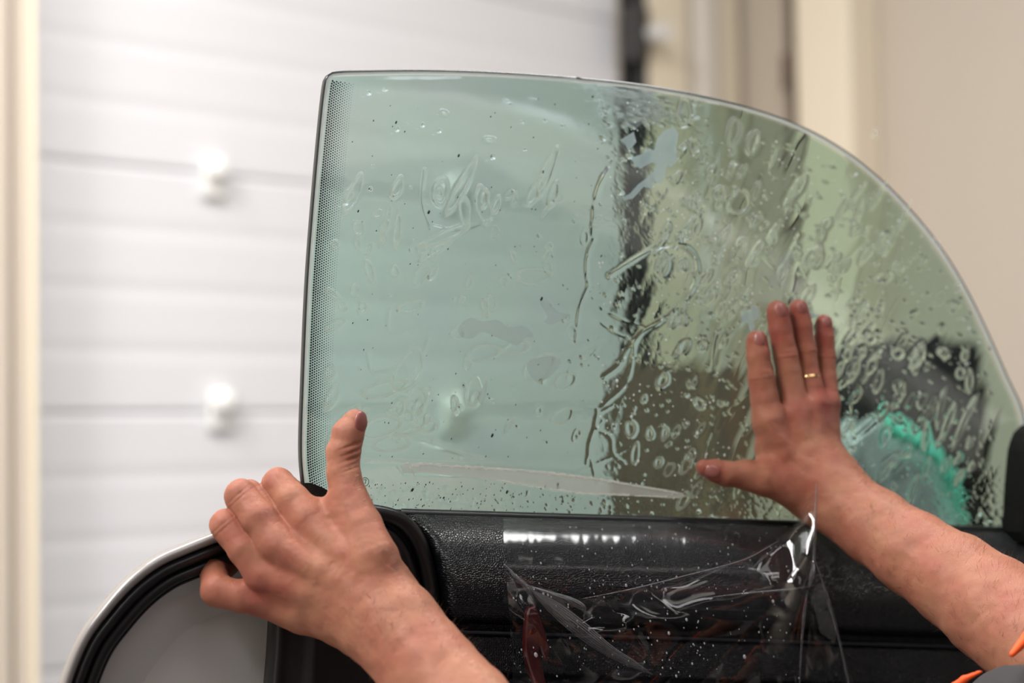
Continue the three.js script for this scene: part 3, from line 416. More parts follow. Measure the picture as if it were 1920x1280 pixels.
// ---------------------------------------------------------------- clear protective sheet over the leather
{
  const sheet = thing('plastic_sheet', 'crumpled clear plastic sheet taped over the leather door top', 'plastic sheet', doorBase, -DYAW);
  const smoothLine3 = (pts, n) => { const c = new THREE.CatmullRomCurve3(pts.map(([x, y, h]) => new THREE.Vector3(x, y, h * 20)), false, 'centripetal'); return c.getSpacedPoints(n).map((p) => [p.x, p.y, Math.max(0.03, p.z / 20)]); };
  const clear = std({ color: lin(0.9, 0.9, 0.92), roughness: 0.05, transmission: 1, thickness: 0, ior: 1.55 });
  const folded = std({ color: lin(0.85, 0.85, 0.88), roughness: 0.14, transmission: 0.84, thickness: 0, ior: 1.55 });   // the same film lying double
  const tight = std({ color: lin(0.93, 0.93, 0.95), roughness: 0.14, transmission: 1, thickness: 0, ior: 1.55 });
  mesh('tight_cover', grid(150, 60, (u, v) => { const x = 944 + u * 570, y = 966 + v * 160, p = rollPoint(x, y), b = D(x, y + beltDrop(x), p[2] + 0.0012 + 0.0004 * noise(x * 0.03, y * 0.02, 3) + 0.00012 * noise(x * 0.14, y * 0.03, 8)); return b; }), tight, sheet);
  const top = [[947, 1058], [985, 1086], [1020, 1103], [1060, 1114], [1092, 1122], [1150, 1112], [1250, 1086], [1330, 1066], [1400, 1046], [1450, 1018], [1490, 985], [1512, 945], [1530, 908]];
  const rightX = [[908, 1530], [1000, 1528], [1080, 1525], [1150, 1506], [1400, 1496]], leftX = [[1050, 947], [1150, 955], [1400, 968]];
  const crumple = (x, y) => 0.007 * Math.abs(noise(x * 0.006 + y * 0.006, y * 0.005 - x * 0.002, 2)) + 0.004 * Math.abs(noise(x * 0.012 - y * 0.009, y * 0.010, 5)) + 0.0003 * noise(x * 0.03, y * 0.03, 9);
  mesh('loose_flap', grid(150, 110, (u, v) => { const x = 947 + u * 583, ty = interp(top, x), y = ty + (1420 - ty) * v, l = interp(leftX, y), r = interp(rightX, y), X = l + (r - l) * u; return D(X, y, 0.050 + 0.012 * sm(0, 0.25, v) + crumple(X, y) + 0.012 * sm(0.85, 1, u)); }), clear, sheet);
  // folds: doubled film catches more light
  const fold = (pts, w, pleat = 0.0012) => { const l = smoothLine3(pts, 40), rows = []; for (let k = 0; k <= 16; k++) { const q = k / 8 - 1; rows.push(l.map(([x, y, h], i) => { const a = l[Math.max(0, i - 1)], b = l[Math.min(l.length - 1, i + 1)], m = Math.hypot(b[0] - a[0], b[1] - a[1]); return D(x - (b[1] - a[1]) / m * q * w * h, y + (b[0] - a[0]) / m * q * w * h, 0.068 + 0.004 * (1 - q * q) * h + (k % 2 ? pleat : 0) * h + 0.0008 * noise(i * 0.3, k * 0.7, w)); })); } return strip(rows); };
  mesh('fold', fold([[947, 1058, 0.1], [968, 1082, 0.8], [985, 1098, 1], [1000, 1126, 0.5], [1006, 1136, 0.1]], 5), folded, sheet);
  mesh('fold', fold([[985, 1096, 0.2], [1030, 1112, 0.6], [1070, 1126, 1.0], [1092, 1138, 0.9], [1097, 1148, 0.2]], 7), folded, sheet);
  mesh('fold', fold([[992, 1102, 0.1], [1040, 1140, 0.9], [1090, 1180, 1.1], [1140, 1218, 0.8], [1190, 1246, 0.45], [1224, 1264, 0.05]], 14, 0.0035), folded, sheet);
  mesh('fold', fold([[1000, 1112, 0.1], [1060, 1150, 0.8], [1120, 1200, 1], [1170, 1236, 0.6], [1216, 1262, 0.05]], 3.5), folded, sheet);
  mesh('fold', fold([[1092, 1122, 0.3], [1180, 1105, 0.8], [1290, 1078, 1], [1400, 1047, 0.8], [1460, 1014, 0.3]], 1.6, 0.0005), folded, sheet);
  mesh('fold', fold([[1310, 1122, 0.1], [1400, 1112, 0.8], [1470, 1106, 1], [1516, 1100, 0.3]], 2.4, 0.0005), folded, sheet);
  mesh('fold', fold([[1531, 907, 0.6], [1530, 950, 1], [1528, 1000, 0.9], [1526, 1050, 0.8], [1523, 1078, 1.6], [1516, 1102, 0.3]], 3.2), folded, sheet);
  mesh('fold', fold([[1514, 1106, 0.3], [1508, 1150, 1], [1503, 1210, 0.7], [1498, 1300, 0.4]], 3), folded, sheet);
  mesh('fold', fold([[1528, 1050, 0.2], [1552, 1120, 1], [1574, 1200, 0.8], [1596, 1300, 0.8]], 3), folded, sheet);
  mesh('side_flap', grid(20, 30, (u, v) => { const y = 1050 + v * 350, x = interp([[1050, 1526], [1400, 1500]], y) + u * interp([[1050, 2], [1280, 92], [1400, 120]], y); return D(x, y, 0.045 + 0.01 * u + 0.003 * noise(x * 0.04, y * 0.02, 4)); }), clear, sheet);
  // beads of water on the sheet
  const bd = thing('water_beads', 'small white water beads scattered on the plastic sheet', 'water drops', doorBase, -DYAW); bd.userData.kind = 'stuff';
  const gs = []; for (let k = 0; k < 230; k++) { const x = rr(960, 1500), y = rr(985, 1275), ty = interp(top, x); const r = rr(0.7, 1.7) * (rnd() < 0.06 ? 2.2 : 1) * 0.00036; let p; if (y > ty + 12) p = D(x, y, 0.064 + crumple(x, y) + 0.0005); else { const q = rollPoint(x, y - beltDrop(x)); p = D(x, y, q[2] + 0.0025); } gs.push(new THREE.SphereGeometry(1, 8, 6).scale(r, r * 1.35, r * 0.5).rotateZ(0.4).translate(...p)); }
  mesh('beads', mergeGeometries(gs), std({ color: lin(0.75, 0.77, 0.8), roughness: 0.08, transmission: 0.5, thickness: 0 }), bd);
}

// ---------------------------------------------------------------- the person: hands, arms and the body behind them
const smin = (a, b, k) => { const h = Math.max(0, k - Math.abs(a - b)) / k; return Math.min(a, b) - h * h * k * 0.25; };
const J = (px, py, d, r) => { const p = V(px, py, d); return [p.x, p.y, p.z, r * d / F]; };
function bones(list) { const o = []; for (let i = 1; i < list.length; i++) o.push([list[i - 1], list[i]]); return o; }
function capsule(b, x, y, z) {
  const [p, q] = b, dx = q[0] - p[0], dy = q[1] - p[1], dz = q[2] - p[2], l = dx * dx + dy * dy + dz * dz + 1e-12;
  const t = Math.min(1, Math.max(0, ((x - p[0]) * dx + (y - p[1]) * dy + (z - p[2]) * dz) / l));
  return Math.hypot(x - p[0] - dx * t, y - p[1] - dy * t, z - p[2] - dz * t) - (p[3] + (q[3] - p[3]) * t);
}
function chainField(bs, k, kin = 0.002) {                // bones that share a joint are one chain: joined closely; chains blend over k
  const chains = []; for (const b of bs) { const l = chains[chains.length - 1]; if (l && l[l.length - 1][1] === b[0]) l.push(b); else chains.push([b]); }
  return (x, y, z) => { let d = 1; for (const c of chains) { let q = 1; for (const b of c) q = smin(q, capsule(b, x, y, z), kin); d = smin(d, q, k); } return d; };
}
function axis(lo, hi, coarse, fine) {                    // grid lines from lo to hi, closer together inside the fine ranges [from, to, step]
  const out = [lo]; let x = lo;
  while (x < hi) { let step = coarse; for (const [a, b, c] of fine) { if (x >= a - 1e-9 && x < b) step = Math.min(step, c); else if (x < a && x + step > a) step = Math.min(step, Math.max(c, a - x)); } x += step; out.push(x); }
  return out;
}
function netMesh(f, lo, hi, cell, fine = [[], [], []]) { // surface nets over a box, vertices drawn onto the surface
  const A = [0, 1, 2].map((i) => axis(lo[i], hi[i], cell, fine[i])), [ax, ay, az] = A, nx = ax.length, ny = ay.length, nz = az.length, val = new Float32Array(nx * ny * nz), B = 6, sx = 1, sy = nx, sz = nx * ny;
  for (let Z = 0; Z < nz; Z += B) for (let Y = 0; Y < ny; Y += B) for (let X = 0; X < nx; X += B) {
    const X1 = Math.min(nx - 1, X + B), Y1 = Math.min(ny - 1, Y + B), Z1 = Math.min(nz - 1, Z + B), dx = ax[X1] - ax[X], dy = ay[Y1] - ay[Y], dz = az[Z1] - az[Z];
    const c = f(ax[X] + dx / 2, ay[Y] + dy / 2, az[Z] + dz / 2), far = Math.abs(c) > Math.hypot(dx, dy, dz) * 0.62 + 0.0006;
    for (let z = Z; z < Math.min(nz, Z + B); z++) for (let y = Y; y < Math.min(ny, Y + B); y++) for (let x = X; x < Math.min(nx, X + B); x++) val[x + y * sy + z * sz] = far ? c : f(ax[x], ay[y], az[z]);
  }
  const id = new Int32Array(nx * ny * nz).fill(-1), P = [], S = [], idx = [], corner = [0, 1, sy, sy + 1, sz, sz + 1, sz + sy, sz + sy + 1];
  const edges = []; for (let a = 0; a < 3; a++) for (let r = 0; r < 4; r++) { const o = [[2, 4], [1, 4], [1, 2]][a], c0 = (r & 1 ? o[0] : 0) + (r & 2 ? o[1] : 0); edges.push([c0, c0 + (1 << a), a]); }
  for (let z = 0; z < nz - 1; z++) for (let y = 0; y < ny - 1; y++) for (let x = 0; x < nx - 1; x++) {
    const k = x + y * sy + z * sz; let m = 0; for (let c = 0; c < 8; c++) if (val[k + corner[c]] < 0) m |= 1 << c;
    if (m === 0 || m === 255) continue;
    let X = 0, Y = 0, Z = 0, w = 0;
    for (const [c0, c1, a] of edges) { const u = val[k + corner[c0]], v = val[k + corner[c1]]; if ((u < 0) === (v < 0)) continue; const t = u / (u - v); X += (c0 & 1) + (a === 0 ? t : 0); Y += (c0 >> 1 & 1) + (a === 1 ? t : 0); Z += (c0 >> 2) + (a === 2 ? t : 0); w++; }
    id[k] = P.length / 3; const hx = ax[x + 1] - ax[x], hy = ay[y + 1] - ay[y], hz = az[z + 1] - az[z]; P.push(ax[x] + X / w * hx, ay[y] + Y / w * hy, az[z] + Z / w * hz); S.push(Math.max(0.0008, Math.min(hx, hy, hz)));
  }
  for (let z = 1; z < nz - 1; z++) for (let y = 1; y < ny - 1; y++) for (let x = 1; x < nx - 1; x++) {
    const k = x + y * sy + z * sz, a = val[k] < 0;
    const quad = (s, t, flip) => { const q = [id[k], id[k - s], id[k - s - t], id[k - t]]; if (q.some((v) => v < 0)) return; flip ? idx.push(q[0], q[2], q[1], q[0], q[3], q[2]) : idx.push(q[0], q[1], q[2], q[0], q[2], q[3]); };
    if (a !== (val[k + sx] < 0)) quad(sy, sz, !a); if (a !== (val[k + sy] < 0)) quad(sz, sx, !a); if (a !== (val[k + sz] < 0)) quad(sx, sy, !a);
  }
  const N = new Float32Array(P.length);
  for (let i = 0; i < P.length; i += 3) for (let it = 0; it < 2; it++) {
    const e = S[i / 3] * 0.45, x = P[i], y = P[i + 1], z = P[i + 2]; let gx = f(x + e, y, z) - f(x - e, y, z), gy = f(x, y + e, z) - f(x, y - e, z), gz = f(x, y, z + e) - f(x, y, z - e); const l = Math.hypot(gx, gy, gz) || 1; gx /= l; gy /= l; gz /= l; N.set([gx, gy, gz], i);
    if (it === 0) { const d = Math.max(-0.002, Math.min(0.002, f(x, y, z))) * 0.9; P[i] -= gx * d; P[i + 1] -= gy * d; P[i + 2] -= gz * d; }
  }
  const g = new THREE.BufferGeometry(); g.setAttribute('position', new THREE.Float32BufferAttribute(P, 3)); g.setAttribute('normal', new THREE.BufferAttribute(N, 3)); g.setIndex(idx); return g;
}
function boxOf(points, pad) { const lo = [9, 9, 9], hi = [-9, -9, -9]; for (const p of points) for (let i = 0; i < 3; i++) { lo[i] = Math.min(lo[i], p[i] - p[3] - pad); hi[i] = Math.max(hi[i], p[i] + p[3] + pad); } return [lo, hi]; }
function marks(list) {                                   // skin creases: [joint, towards, half width across, depth, spread]
  return list.map(([c, a, w, dep, R]) => { const l = Math.hypot(a[0] - c[0], a[1] - c[1], a[2] - c[2]); return { c, a: [(a[0] - c[0]) / l, (a[1] - c[1]) / l, (a[2] - c[2]) / l], w, dep, R2: R * R }; });
}
const carve = (ms, x, y, z) => { let d = 0; for (const m of ms) { const X = x - m.c[0], Y = y - m.c[1], Z = z - m.c[2], r = X * X + Y * Y + Z * Z; if (r > m.R2 * 6) continue; const t = X * m.a[0] + Y * m.a[1] + Z * m.a[2]; d += m.dep * Math.exp(-t * t / m.w / m.w - r / m.R2); } return d; };

// left hand: grips the rear edge of the glass, thumb up along the pane
const Lh = {
  index: [J(574, 972, 1.214, 33), J(548, 938, 1.220, 32), J(521, 908, 1.230, 31), J(536, 917, 1.256, 26), J(566, 930, 1.272, 22)],
  middle: [J(520, 1022, 1.206, 33), J(484, 972, 1.211, 33), J(452, 930, 1.220, 31.5), J(464, 934, 1.247, 26), J(500, 945, 1.268, 22)],
  knuckle: [J(470, 923, 1.227, 24.5), J(498, 962, 1.221, 29)],
  ring: [J(493, 1078, 1.208, 31), J(457, 1028, 1.211, 31), J(424, 985, 1.218, 30.5), J(434, 987, 1.243, 25), J(470, 1000, 1.262, 21)],
  little: [J(496, 1121, 1.214, 30), J(452, 1117, 1.213, 30.5), J(407, 1107, 1.215, 30.5), J(401, 1072, 1.232, 26), J(428, 1058, 1.252, 22)],
  thumb: [J(702, 1040, 1.196, 44), J(678, 985, 1.205, 38), J(654, 933, 1.214, 36), J(644, 885, 1.219, 32), J(644, 848, 1.222, 32), J(652, 815, 1.224, 30), J(665, 791, 1.226, 24)],
};
const Lpalm = [
  ...bones([J(572, 972, 1.215, 32), J(640, 1040, 1.204, 36), J(695, 1090, 1.204, 44)]), ...bones([J(519, 1022, 1.207, 33), J(600, 1070, 1.200, 36), J(685, 1115, 1.202, 44)]),
  ...bones([J(494, 1078, 1.211, 31), J(580, 1110, 1.204, 36), J(672, 1142, 1.206, 44)]), ...bones([J(496, 1124, 1.218, 31), J(570, 1146, 1.214, 41), J(655, 1158, 1.210, 46)]),
  ...bones([J(528, 970, 1.222, 20), J(560, 992, 1.218, 24)]), ...bones([J(478, 1012, 1.22, 18), J(508, 1040, 1.216, 24)]), ...bones([J(519, 1024, 1.198, 7), J(600, 1070, 1.1905, 7), J(685, 1112, 1.1885, 6)]), ...bones([J(574, 976, 1.2065, 7), J(640, 1038, 1.1935, 7), J(696, 1086, 1.1905, 6)]), ...bones([J(494, 1080, 1.2015, 6), J(580, 1108, 1.1945, 6), J(668, 1138, 1.192, 6)]), ...bones([J(600, 966, 1.222, 31), J(668, 985, 1.216, 34)]), ...bones([J(610, 1060, 1.232, 40), J(670, 1050, 1.228, 44)]),
];
const Larm = [...bones([J(712, 1104, 1.204, 54), J(760, 1161, 1.186, 58), J(892, 1317, 1.146, 63), J(1110, 1590, 1.07, 92)]), ...bones([J(672, 1150, 1.206, 52), J(708, 1186, 1.192, 57), J(838, 1338, 1.150, 66), J(1060, 1610, 1.07, 92)])];
const pt = (p, r = 0) => [p[0], p[1], p[2], r];
const along = (list, i, t) => { const a = list[i], b = list[i + 1]; return [a[0] + (b[0] - a[0]) * t, a[1] + (b[1] - a[1]) * t, a[2] + (b[2] - a[2]) * t]; };
function jointFolds(list, i, n, gap, dep, lift = 0.008) { const out = [], c = list[i], a = list[i - 1]; for (let k = 0; k < n; k++) { const o = (k - (n - 1) / 2) * gap, l = Math.hypot(c[0] - a[0], c[1] - a[1], c[2] - a[2]); out.push([[c[0] + (c[0] - a[0]) / l * o, c[1] + (c[1] - a[1]) / l * o, c[2] + lift], [c[0] + (c[0] - a[0]) / l * (o + 0.01), c[1] + (c[1] - a[1]) / l * (o + 0.01), c[2] + lift], 0.0007, dep, 0.011]); } return out; }
const thumbFolds = [[668, 832], [669, 845], [671, 856], [671, 868], [662, 878]].map(([x, y], k) => { const p = V(x, y, 1.212), q = V(x - 9, y - 26, 1.212); return [[p.x, p.y, p.z], [q.x, q.y, q.z], 0.0009, k < 3 ? 0.0011 : 0.0006, 0.0085]; });
function handField(h, palm, arm, folds, kArm = 0.022) {
  const keys = Object.keys(h), fs = Object.values(h).map((l) => chainField(bones(l), 0.004)), ff = chainField(palm, 0.009), fa = chainField(arm, 0.026, 0.006), ms = marks(folds);
  return (x, y, z) => {
    const p = smin(ff(x, y, z), fa(x, y, z), kArm); let d = 1;
    for (let i = 0; i < fs.length; i++) d = smin(d, smin(p, fs[i](x, y, z), keys[i] === 'thumb' ? 0.011 : 0.0065), 0.001);
    if (Math.abs(d) < 0.004) d += carve(ms, x, y, z) - 0.0005 * noise(x * 110, y * 130, z * 130) - 0.00012 * noise(x * 420, y * 420, z * 420);
    return d;
  };
}
const Lf = handField(Lh, Lpalm, Larm, [...thumbFolds, ...jointFolds(Lh.middle, 2, 2, 0.003, 0.0003), ...jointFolds(Lh.ring, 2, 2, 0.003, 0.0003)]);
// right hand: pressed flat on the film
const gd = (x, y, r, lift = 0) => { const d = depthAt(x, y, 0.0032); return J(x, y, d - (r * d / F) * 0.93 - lift, r); };
const Rh = {
  index: [gd(1441, 788, 29, 0.006), gd(1434, 748, 26.5, 0.003), gd(1427, 708, 24.5, 0.002), gd(1422, 668, 22, 0.001), gd(1419, 639, 20)],
  middle: [gd(1491, 772, 28, 0.008), gd(1481, 718, 25, 0.004), gd(1473, 668, 23.5, 0.002), gd(1463, 618, 21.5, 0.001), gd(1457, 584, 20.5)],
  ring: [gd(1526, 758, 26, 0.008), gd(1516, 705, 22, 0.004), gd(1510, 658, 20.5, 0.002), gd(1503, 612, 19.5, 0.001), gd(1498, 579, 19)],
  little: [gd(1551, 752, 23, 0.007), gd(1549, 708, 19.5, 0.004), gd(1548, 668, 18.5, 0.002), gd(1546, 632, 17.5, 0.001), gd(1545, 606, 16.8)],
  thumb: [gd(1480, 905, 38, 0.012), gd(1432, 897, 33, 0.008), gd(1398, 890, 28, 0.004), gd(1362, 888, 24, 0.002), gd(1340, 882, 21, 0.001), gd(1321, 877, 16.5)],
};
const Rpalm = [
  ...bones([gd(1442, 790, 30, 0.004), gd(1470, 850, 36, 0.006), gd(1530, 915, 44, 0.01)]), ...bones([gd(1492, 775, 29, 0.008), gd(1512, 845, 32, 0.014), gd(1545, 905, 42, 0.014)]),
  ...bones([gd(1526, 765, 27, 0.008), gd(1536, 840, 28, 0.014), gd(1556, 900, 40, 0.014)]), ...bones([gd(1548, 765, 25, 0.005), gd(1548, 830, 27, 0.008), gd(1558, 895, 36, 0.01)]), ...bones([gd(1490, 775, 7, 0.0255), gd(1514, 845, 7, 0.0345), gd(1545, 900, 6, 0.043)]), ...bones([gd(1524, 762, 6, 0.0245), gd(1537, 838, 6, 0.032), gd(1555, 895, 6, 0.042)]), ...bones([gd(1442, 792, 6, 0.025), gd(1474, 850, 6, 0.032), gd(1535, 905, 6, 0.043)]), ...bones([gd(1549, 762, 5, 0.021), gd(1553, 832, 5, 0.0265), gd(1566, 890, 5, 0.036)]), ...bones([gd(1442, 840, 26, 0.0), gd(1480, 900, 40, 0.004)]),
];
const arm2 = (pts) => [1, -1].map((sgn) => bones(pts.map(([x, y, d, r, o]) => J(x + 0.6 * o * sgn, y - 0.8 * o * sgn, d + 0.004 * sgn, r)))).flat();
const Rarm = arm2([[1556, 926, 1.41, 48, 10], [1641, 988, 1.38, 50, 13], [1714, 1037, 1.352, 57, 13], [1795, 1090, 1.322, 66, 14], [1862, 1140, 1.295, 75, 15], [1985, 1235, 1.245, 88, 14]]);
const Rf = handField(Rh, Rpalm, Rarm, [...jointFolds(Rh.index, 2, 2, 0.004, 0.0003), ...jointFolds(Rh.middle, 2, 2, 0.004, 0.0004), ...jointFolds(Rh.ring, 2, 2, 0.004, 0.0003), ...jointFolds(Rh.little, 2, 2, 0.004, 0.0003)]);

const P3 = (x, y, z, r) => [x, y, z, r];
const headAt = [0.42, 0.95, -0.9];
const hd = (x, y, z, r) => P3(headAt[0] + x, headAt[1] + y, headAt[2] + z, r);
const headBones = [...bones([hd(0, 0.035, 0.02, 0.078), hd(0, 0.03, -0.02, 0.074)]), ...bones([hd(0, 0.0, -0.03, 0.062), hd(0, -0.055, -0.05, 0.042)]), ...bones([hd(0, 0.012, -0.09, 0.008), hd(0, -0.022, -0.106, 0.012)]), ...bones([hd(-0.035, 0.02, -0.078, 0.012), hd(0.035, 0.02, -0.078, 0.012)]), ...bones([hd(-0.018, -0.048, -0.083, 0.009), hd(0.018, -0.048, -0.083, 0.009)]), ...bones([hd(0, -0.06, 0.01, 0.055), hd(-0.01, -0.16, 0.03, 0.058)]), ...bones([hd(-0.077, 0.012, 0.0, 0.012), hd(-0.077, -0.02, 0.0, 0.009)]), ...bones([hd(0.077, 0.012, 0.0, 0.012), hd(0.077, -0.02, 0.0, 0.009)])];
const headF = chainField(headBones, 0.014);

const pBase = new THREE.Vector3(0.42, 0, -0.85);
const person = thing('person', 'person in dark grey jacket pressing film onto the car window with both hands', 'person', pBase);
const shift = (g) => g.translate(-pBase.x, -pBase.y, -pBase.z);
// skin tone: redder knuckles and finger tips, paler back of the hand, freckled arms
const red = []; for (const h of [Lh, Rh]) for (const [n, l] of Object.entries(h)) { if (n !== 'knuckle') red.push([l[0], 0.016, 0.55], [l[2], 0.012, 0.45], [l[l.length - 1], 0.014, h === Rh ? 0.9 : 0.6]); if (n === 'thumb') red.push([l[4], 0.014, 0.4]); }
function skinned(g) {
  const p = g.attributes.position, col = new Float32Array(p.count * 3), uv = new Float32Array(p.count * 2);
  for (let i = 0; i < p.count; i++) {
    const x = p.getX(i), y = p.getY(i), z = p.getZ(i); let r = 0; for (const [c, R, a] of red) { const q = ((x - c[0]) ** 2 + (y - c[1]) ** 2 + (z - c[2]) ** 2) / (R * R); if (q < 7) r += a * Math.exp(-q * 0.6); }
    r = Math.min(1, r) + 0.55 * noise(x * 55, y * 55, z * 55) + 0.35 * noise(x * 150, y * 150, z * 150); const l = 1 + 0.09 * noise(x * 35 + 9, y * 35, z * 35) + 0.06 * noise(x * 260, y * 260, z * 260 + 5);
    col.set([(0.415 - 0.05 * r) * l, (0.156 - 0.058 * r) * l, (0.09 - 0.029 * r) * l], i * 3); uv.set([x * 0.9 + z * 0.6, y + z * 0.35], i * 2);
  }
  g.setAttribute('color', new THREE.BufferAttribute(col, 3)); g.setAttribute('uv', new THREE.BufferAttribute(uv, 2)); return g;
}
const SR = P3(0.52, 0.76, -0.95, 0.07), SL = P3(0.27, 0.69, -0.84, 0.07), EL = Larm[2][1], ER = Rarm[4][1];
const coreF = chainField([...bones([P3(EL[0], EL[1], EL[2], 0.03), P3(SL[0], SL[1], SL[2], 0.045)]), ...bones([P3(ER[0], ER[1], ER[2], 0.03), P3(SR[0], SR[1], SR[2], 0.045)]), ...bones([P3(SR[0], SR[1], SR[2], 0.05), P3(0.40, 0.74, -0.86, 0.07), P3(SL[0], SL[1], SL[2], 0.05)]), ...bones([hd(0, -0.09, 0.02, 0.054), P3(0.40, 0.74, -0.86, 0.07), P3(0.41, 0.69, -0.85, 0.08)])], 0.02);
const Lbox = boxOf([...Object.values(Lh).flat(), ...Lpalm.flat()], 0.003), Rbox = boxOf([...Object.values(Rh).flat(), ...Rpalm.flat()], 0.003), LA = boxOf([...Larm.flat()], 0.01), RA = boxOf([...Rarm.flat()], 0.01), HB = boxOf(headBones.flat(), 0.01);
const toBox = (b, x, y, z) => Math.hypot(Math.max(b[0][0] - x, 0, x - b[1][0]), Math.max(b[0][1] - y, 0, y - b[1][1]), Math.max(b[0][2] - z, 0, z - b[1][2]));
const Lall = [Lbox[0].map((v, i) => Math.min(v, LA[0][i])), Lbox[1].map((v, i) => Math.max(v, LA[1][i]))], Rall = [Rbox[0].map((v, i) => Math.min(v, RA[0][i])), Rbox[1].map((v, i) => Math.max(v, RA[1][i]))];
const bodyF = (x, y, z) => {
  let d = coreF(x, y, z); const l = toBox(Lall, x, y, z), r = toBox(Rall, x, y, z), h = toBox(HB, x, y, z);
  d = l > 0.03 ? Math.min(d, l + 0.002) : smin(d, Lf(x, y, z), 0.004); d = r > 0.03 ? Math.min(d, r + 0.002) : smin(d, Rf(x, y, z), 0.004); return h > 0.03 ? Math.min(d, h + 0.002) : smin(d, headF(x, y, z), 0.004);
};
const fineRanges = [0, 1, 2].map((i) => [[Lbox[0][i], Lbox[1][i], 0.00115], [Rbox[0][i], Rbox[1][i], 0.0013], [Math.min(LA[0][i], RA[0][i]), i === 1 ? 1.0 : i === 0 ? 0.42 : -1.15, 0.003]]);
const bodyBox = [[Lall[0][0] - 0.004, 0.58, Rall[0][2] - 0.004], [0.62, Math.max(HB[1][1], Rall[1][1], Lall[1][1]) + 0.01, HB[1][2] + 0.02]];
const skinMesh = netMesh(bodyF, bodyBox[0], bodyBox[1], 0.006, fineRanges);
const hairRoots = { position: skinMesh.attributes.position.clone(), normal: skinMesh.attributes.normal };
const skinBump = cells(256, 18, (a, b) => sm(0.0, 0.3, b - a), 90, 0.9);
const mSkin = std({ color: 0xffffff, vertexColors: true, roughness: 0.5, bumpMap: skinBump, bumpScale: 0.0002, sheen: 0.25, sheenColor: lin(0.9, 0.5, 0.4), sheenRoughness: 0.6 });
mesh('body', shift(skinned(skinMesh)), mSkin, person);
// nails
function hitField(f, px, py, d0) { const r = ray(px, py), c = camera.position; let t = d0; for (let k = 0; k < 60; k++) { const d = f(c.x + r.x * t, c.y + r.y * t, c.z + r.z * t); t += d * 0.8; if (Math.abs(d) < 1e-5) break; } const p = c.clone().addScaledVector(r, t), e = 0.0006; const n = new THREE.Vector3(f(p.x + e, p.y, p.z) - f(p.x - e, p.y, p.z), f(p.x, p.y + e, p.z) - f(p.x, p.y - e, p.z), f(p.x, p.y, p.z + e) - f(p.x, p.y, p.z - e)).normalize(); return [p, n]; }
function nail(name, f, px, py, d0, dir, w, l, twist) {
  const [p, n0] = hitField(f, px, py, d0), n = n0.clone().add(twist ? new THREE.Vector3(...twist) : new THREE.Vector3()).normalize(), y = new THREE.Vector3(...dir); y.addScaledVector(n, -y.dot(n)).normalize(); const x = new THREE.Vector3().crossVectors(y, n);
  const g = new THREE.SphereGeometry(1, 24, 16).scale(w, l, 0.0022), m = new THREE.Matrix4().makeBasis(x, y, n).setPosition(p.clone().addScaledVector(n, -0.0012)); g.applyMatrix4(m);
  return mesh(name, shift(g), std({ color: lin(0.30, 0.10, 0.085), roughness: 0.35, clearcoat: 0.2 }), person);
}
nail('thumbnail', Lf, 679, 791, 1.1, [0.35, 1, 0], 0.0058, 0.0072, [0.35, 0, 0]);
nail('fingernail', Rf, 1424, 636, 1.3, [-0.05, 1, 0], 0.0045, 0.006); nail('fingernail', Rf, 1464, 582, 1.3, [-0.15, 1, 0], 0.005, 0.0062); nail('fingernail', Rf, 1505, 577, 1.3, [-0.12, 1, 0], 0.0045, 0.006); nail('fingernail', Rf, 1551, 603, 1.3, [-0.05, 1, 0], 0.004, 0.005); nail('thumbnail', Rf, 1334, 884, 1.3, [-1, 0.25, 0], 0.0048, 0.0065);
// gold ring on the right ring finger
{
  const c = along(Rh.ring, 0, 0.93), a = Rh.ring[0], b = Rh.ring[2], ax = new THREE.Vector3(b[0] - a[0], b[1] - a[1], b[2] - a[2]).normalize().applyAxisAngle(new THREE.Vector3(0, 0, 1), -0.12), q = new THREE.Quaternion().setFromUnitVectors(new THREE.Vector3(0, 0, 1), ax), R = 22.6 * 1.42 / F;
  const pr = []; for (let k = 0; k <= 8; k++) { const t = k / 8 * Math.PI * 2; pr.push(new THREE.Vector2(R + 0.0007 * Math.cos(t), 0.0017 * Math.sin(t))); }
  const g = new THREE.LatheGeometry(pr, 48).rotateX(Math.PI / 2).applyQuaternion(q).translate(...c);
  tag(mesh('finger_ring', shift(g), std({ color: lin(0.85, 0.58, 0.28), metalness: 1, roughness: 0.22 }), person), 'thin gold ring');
}
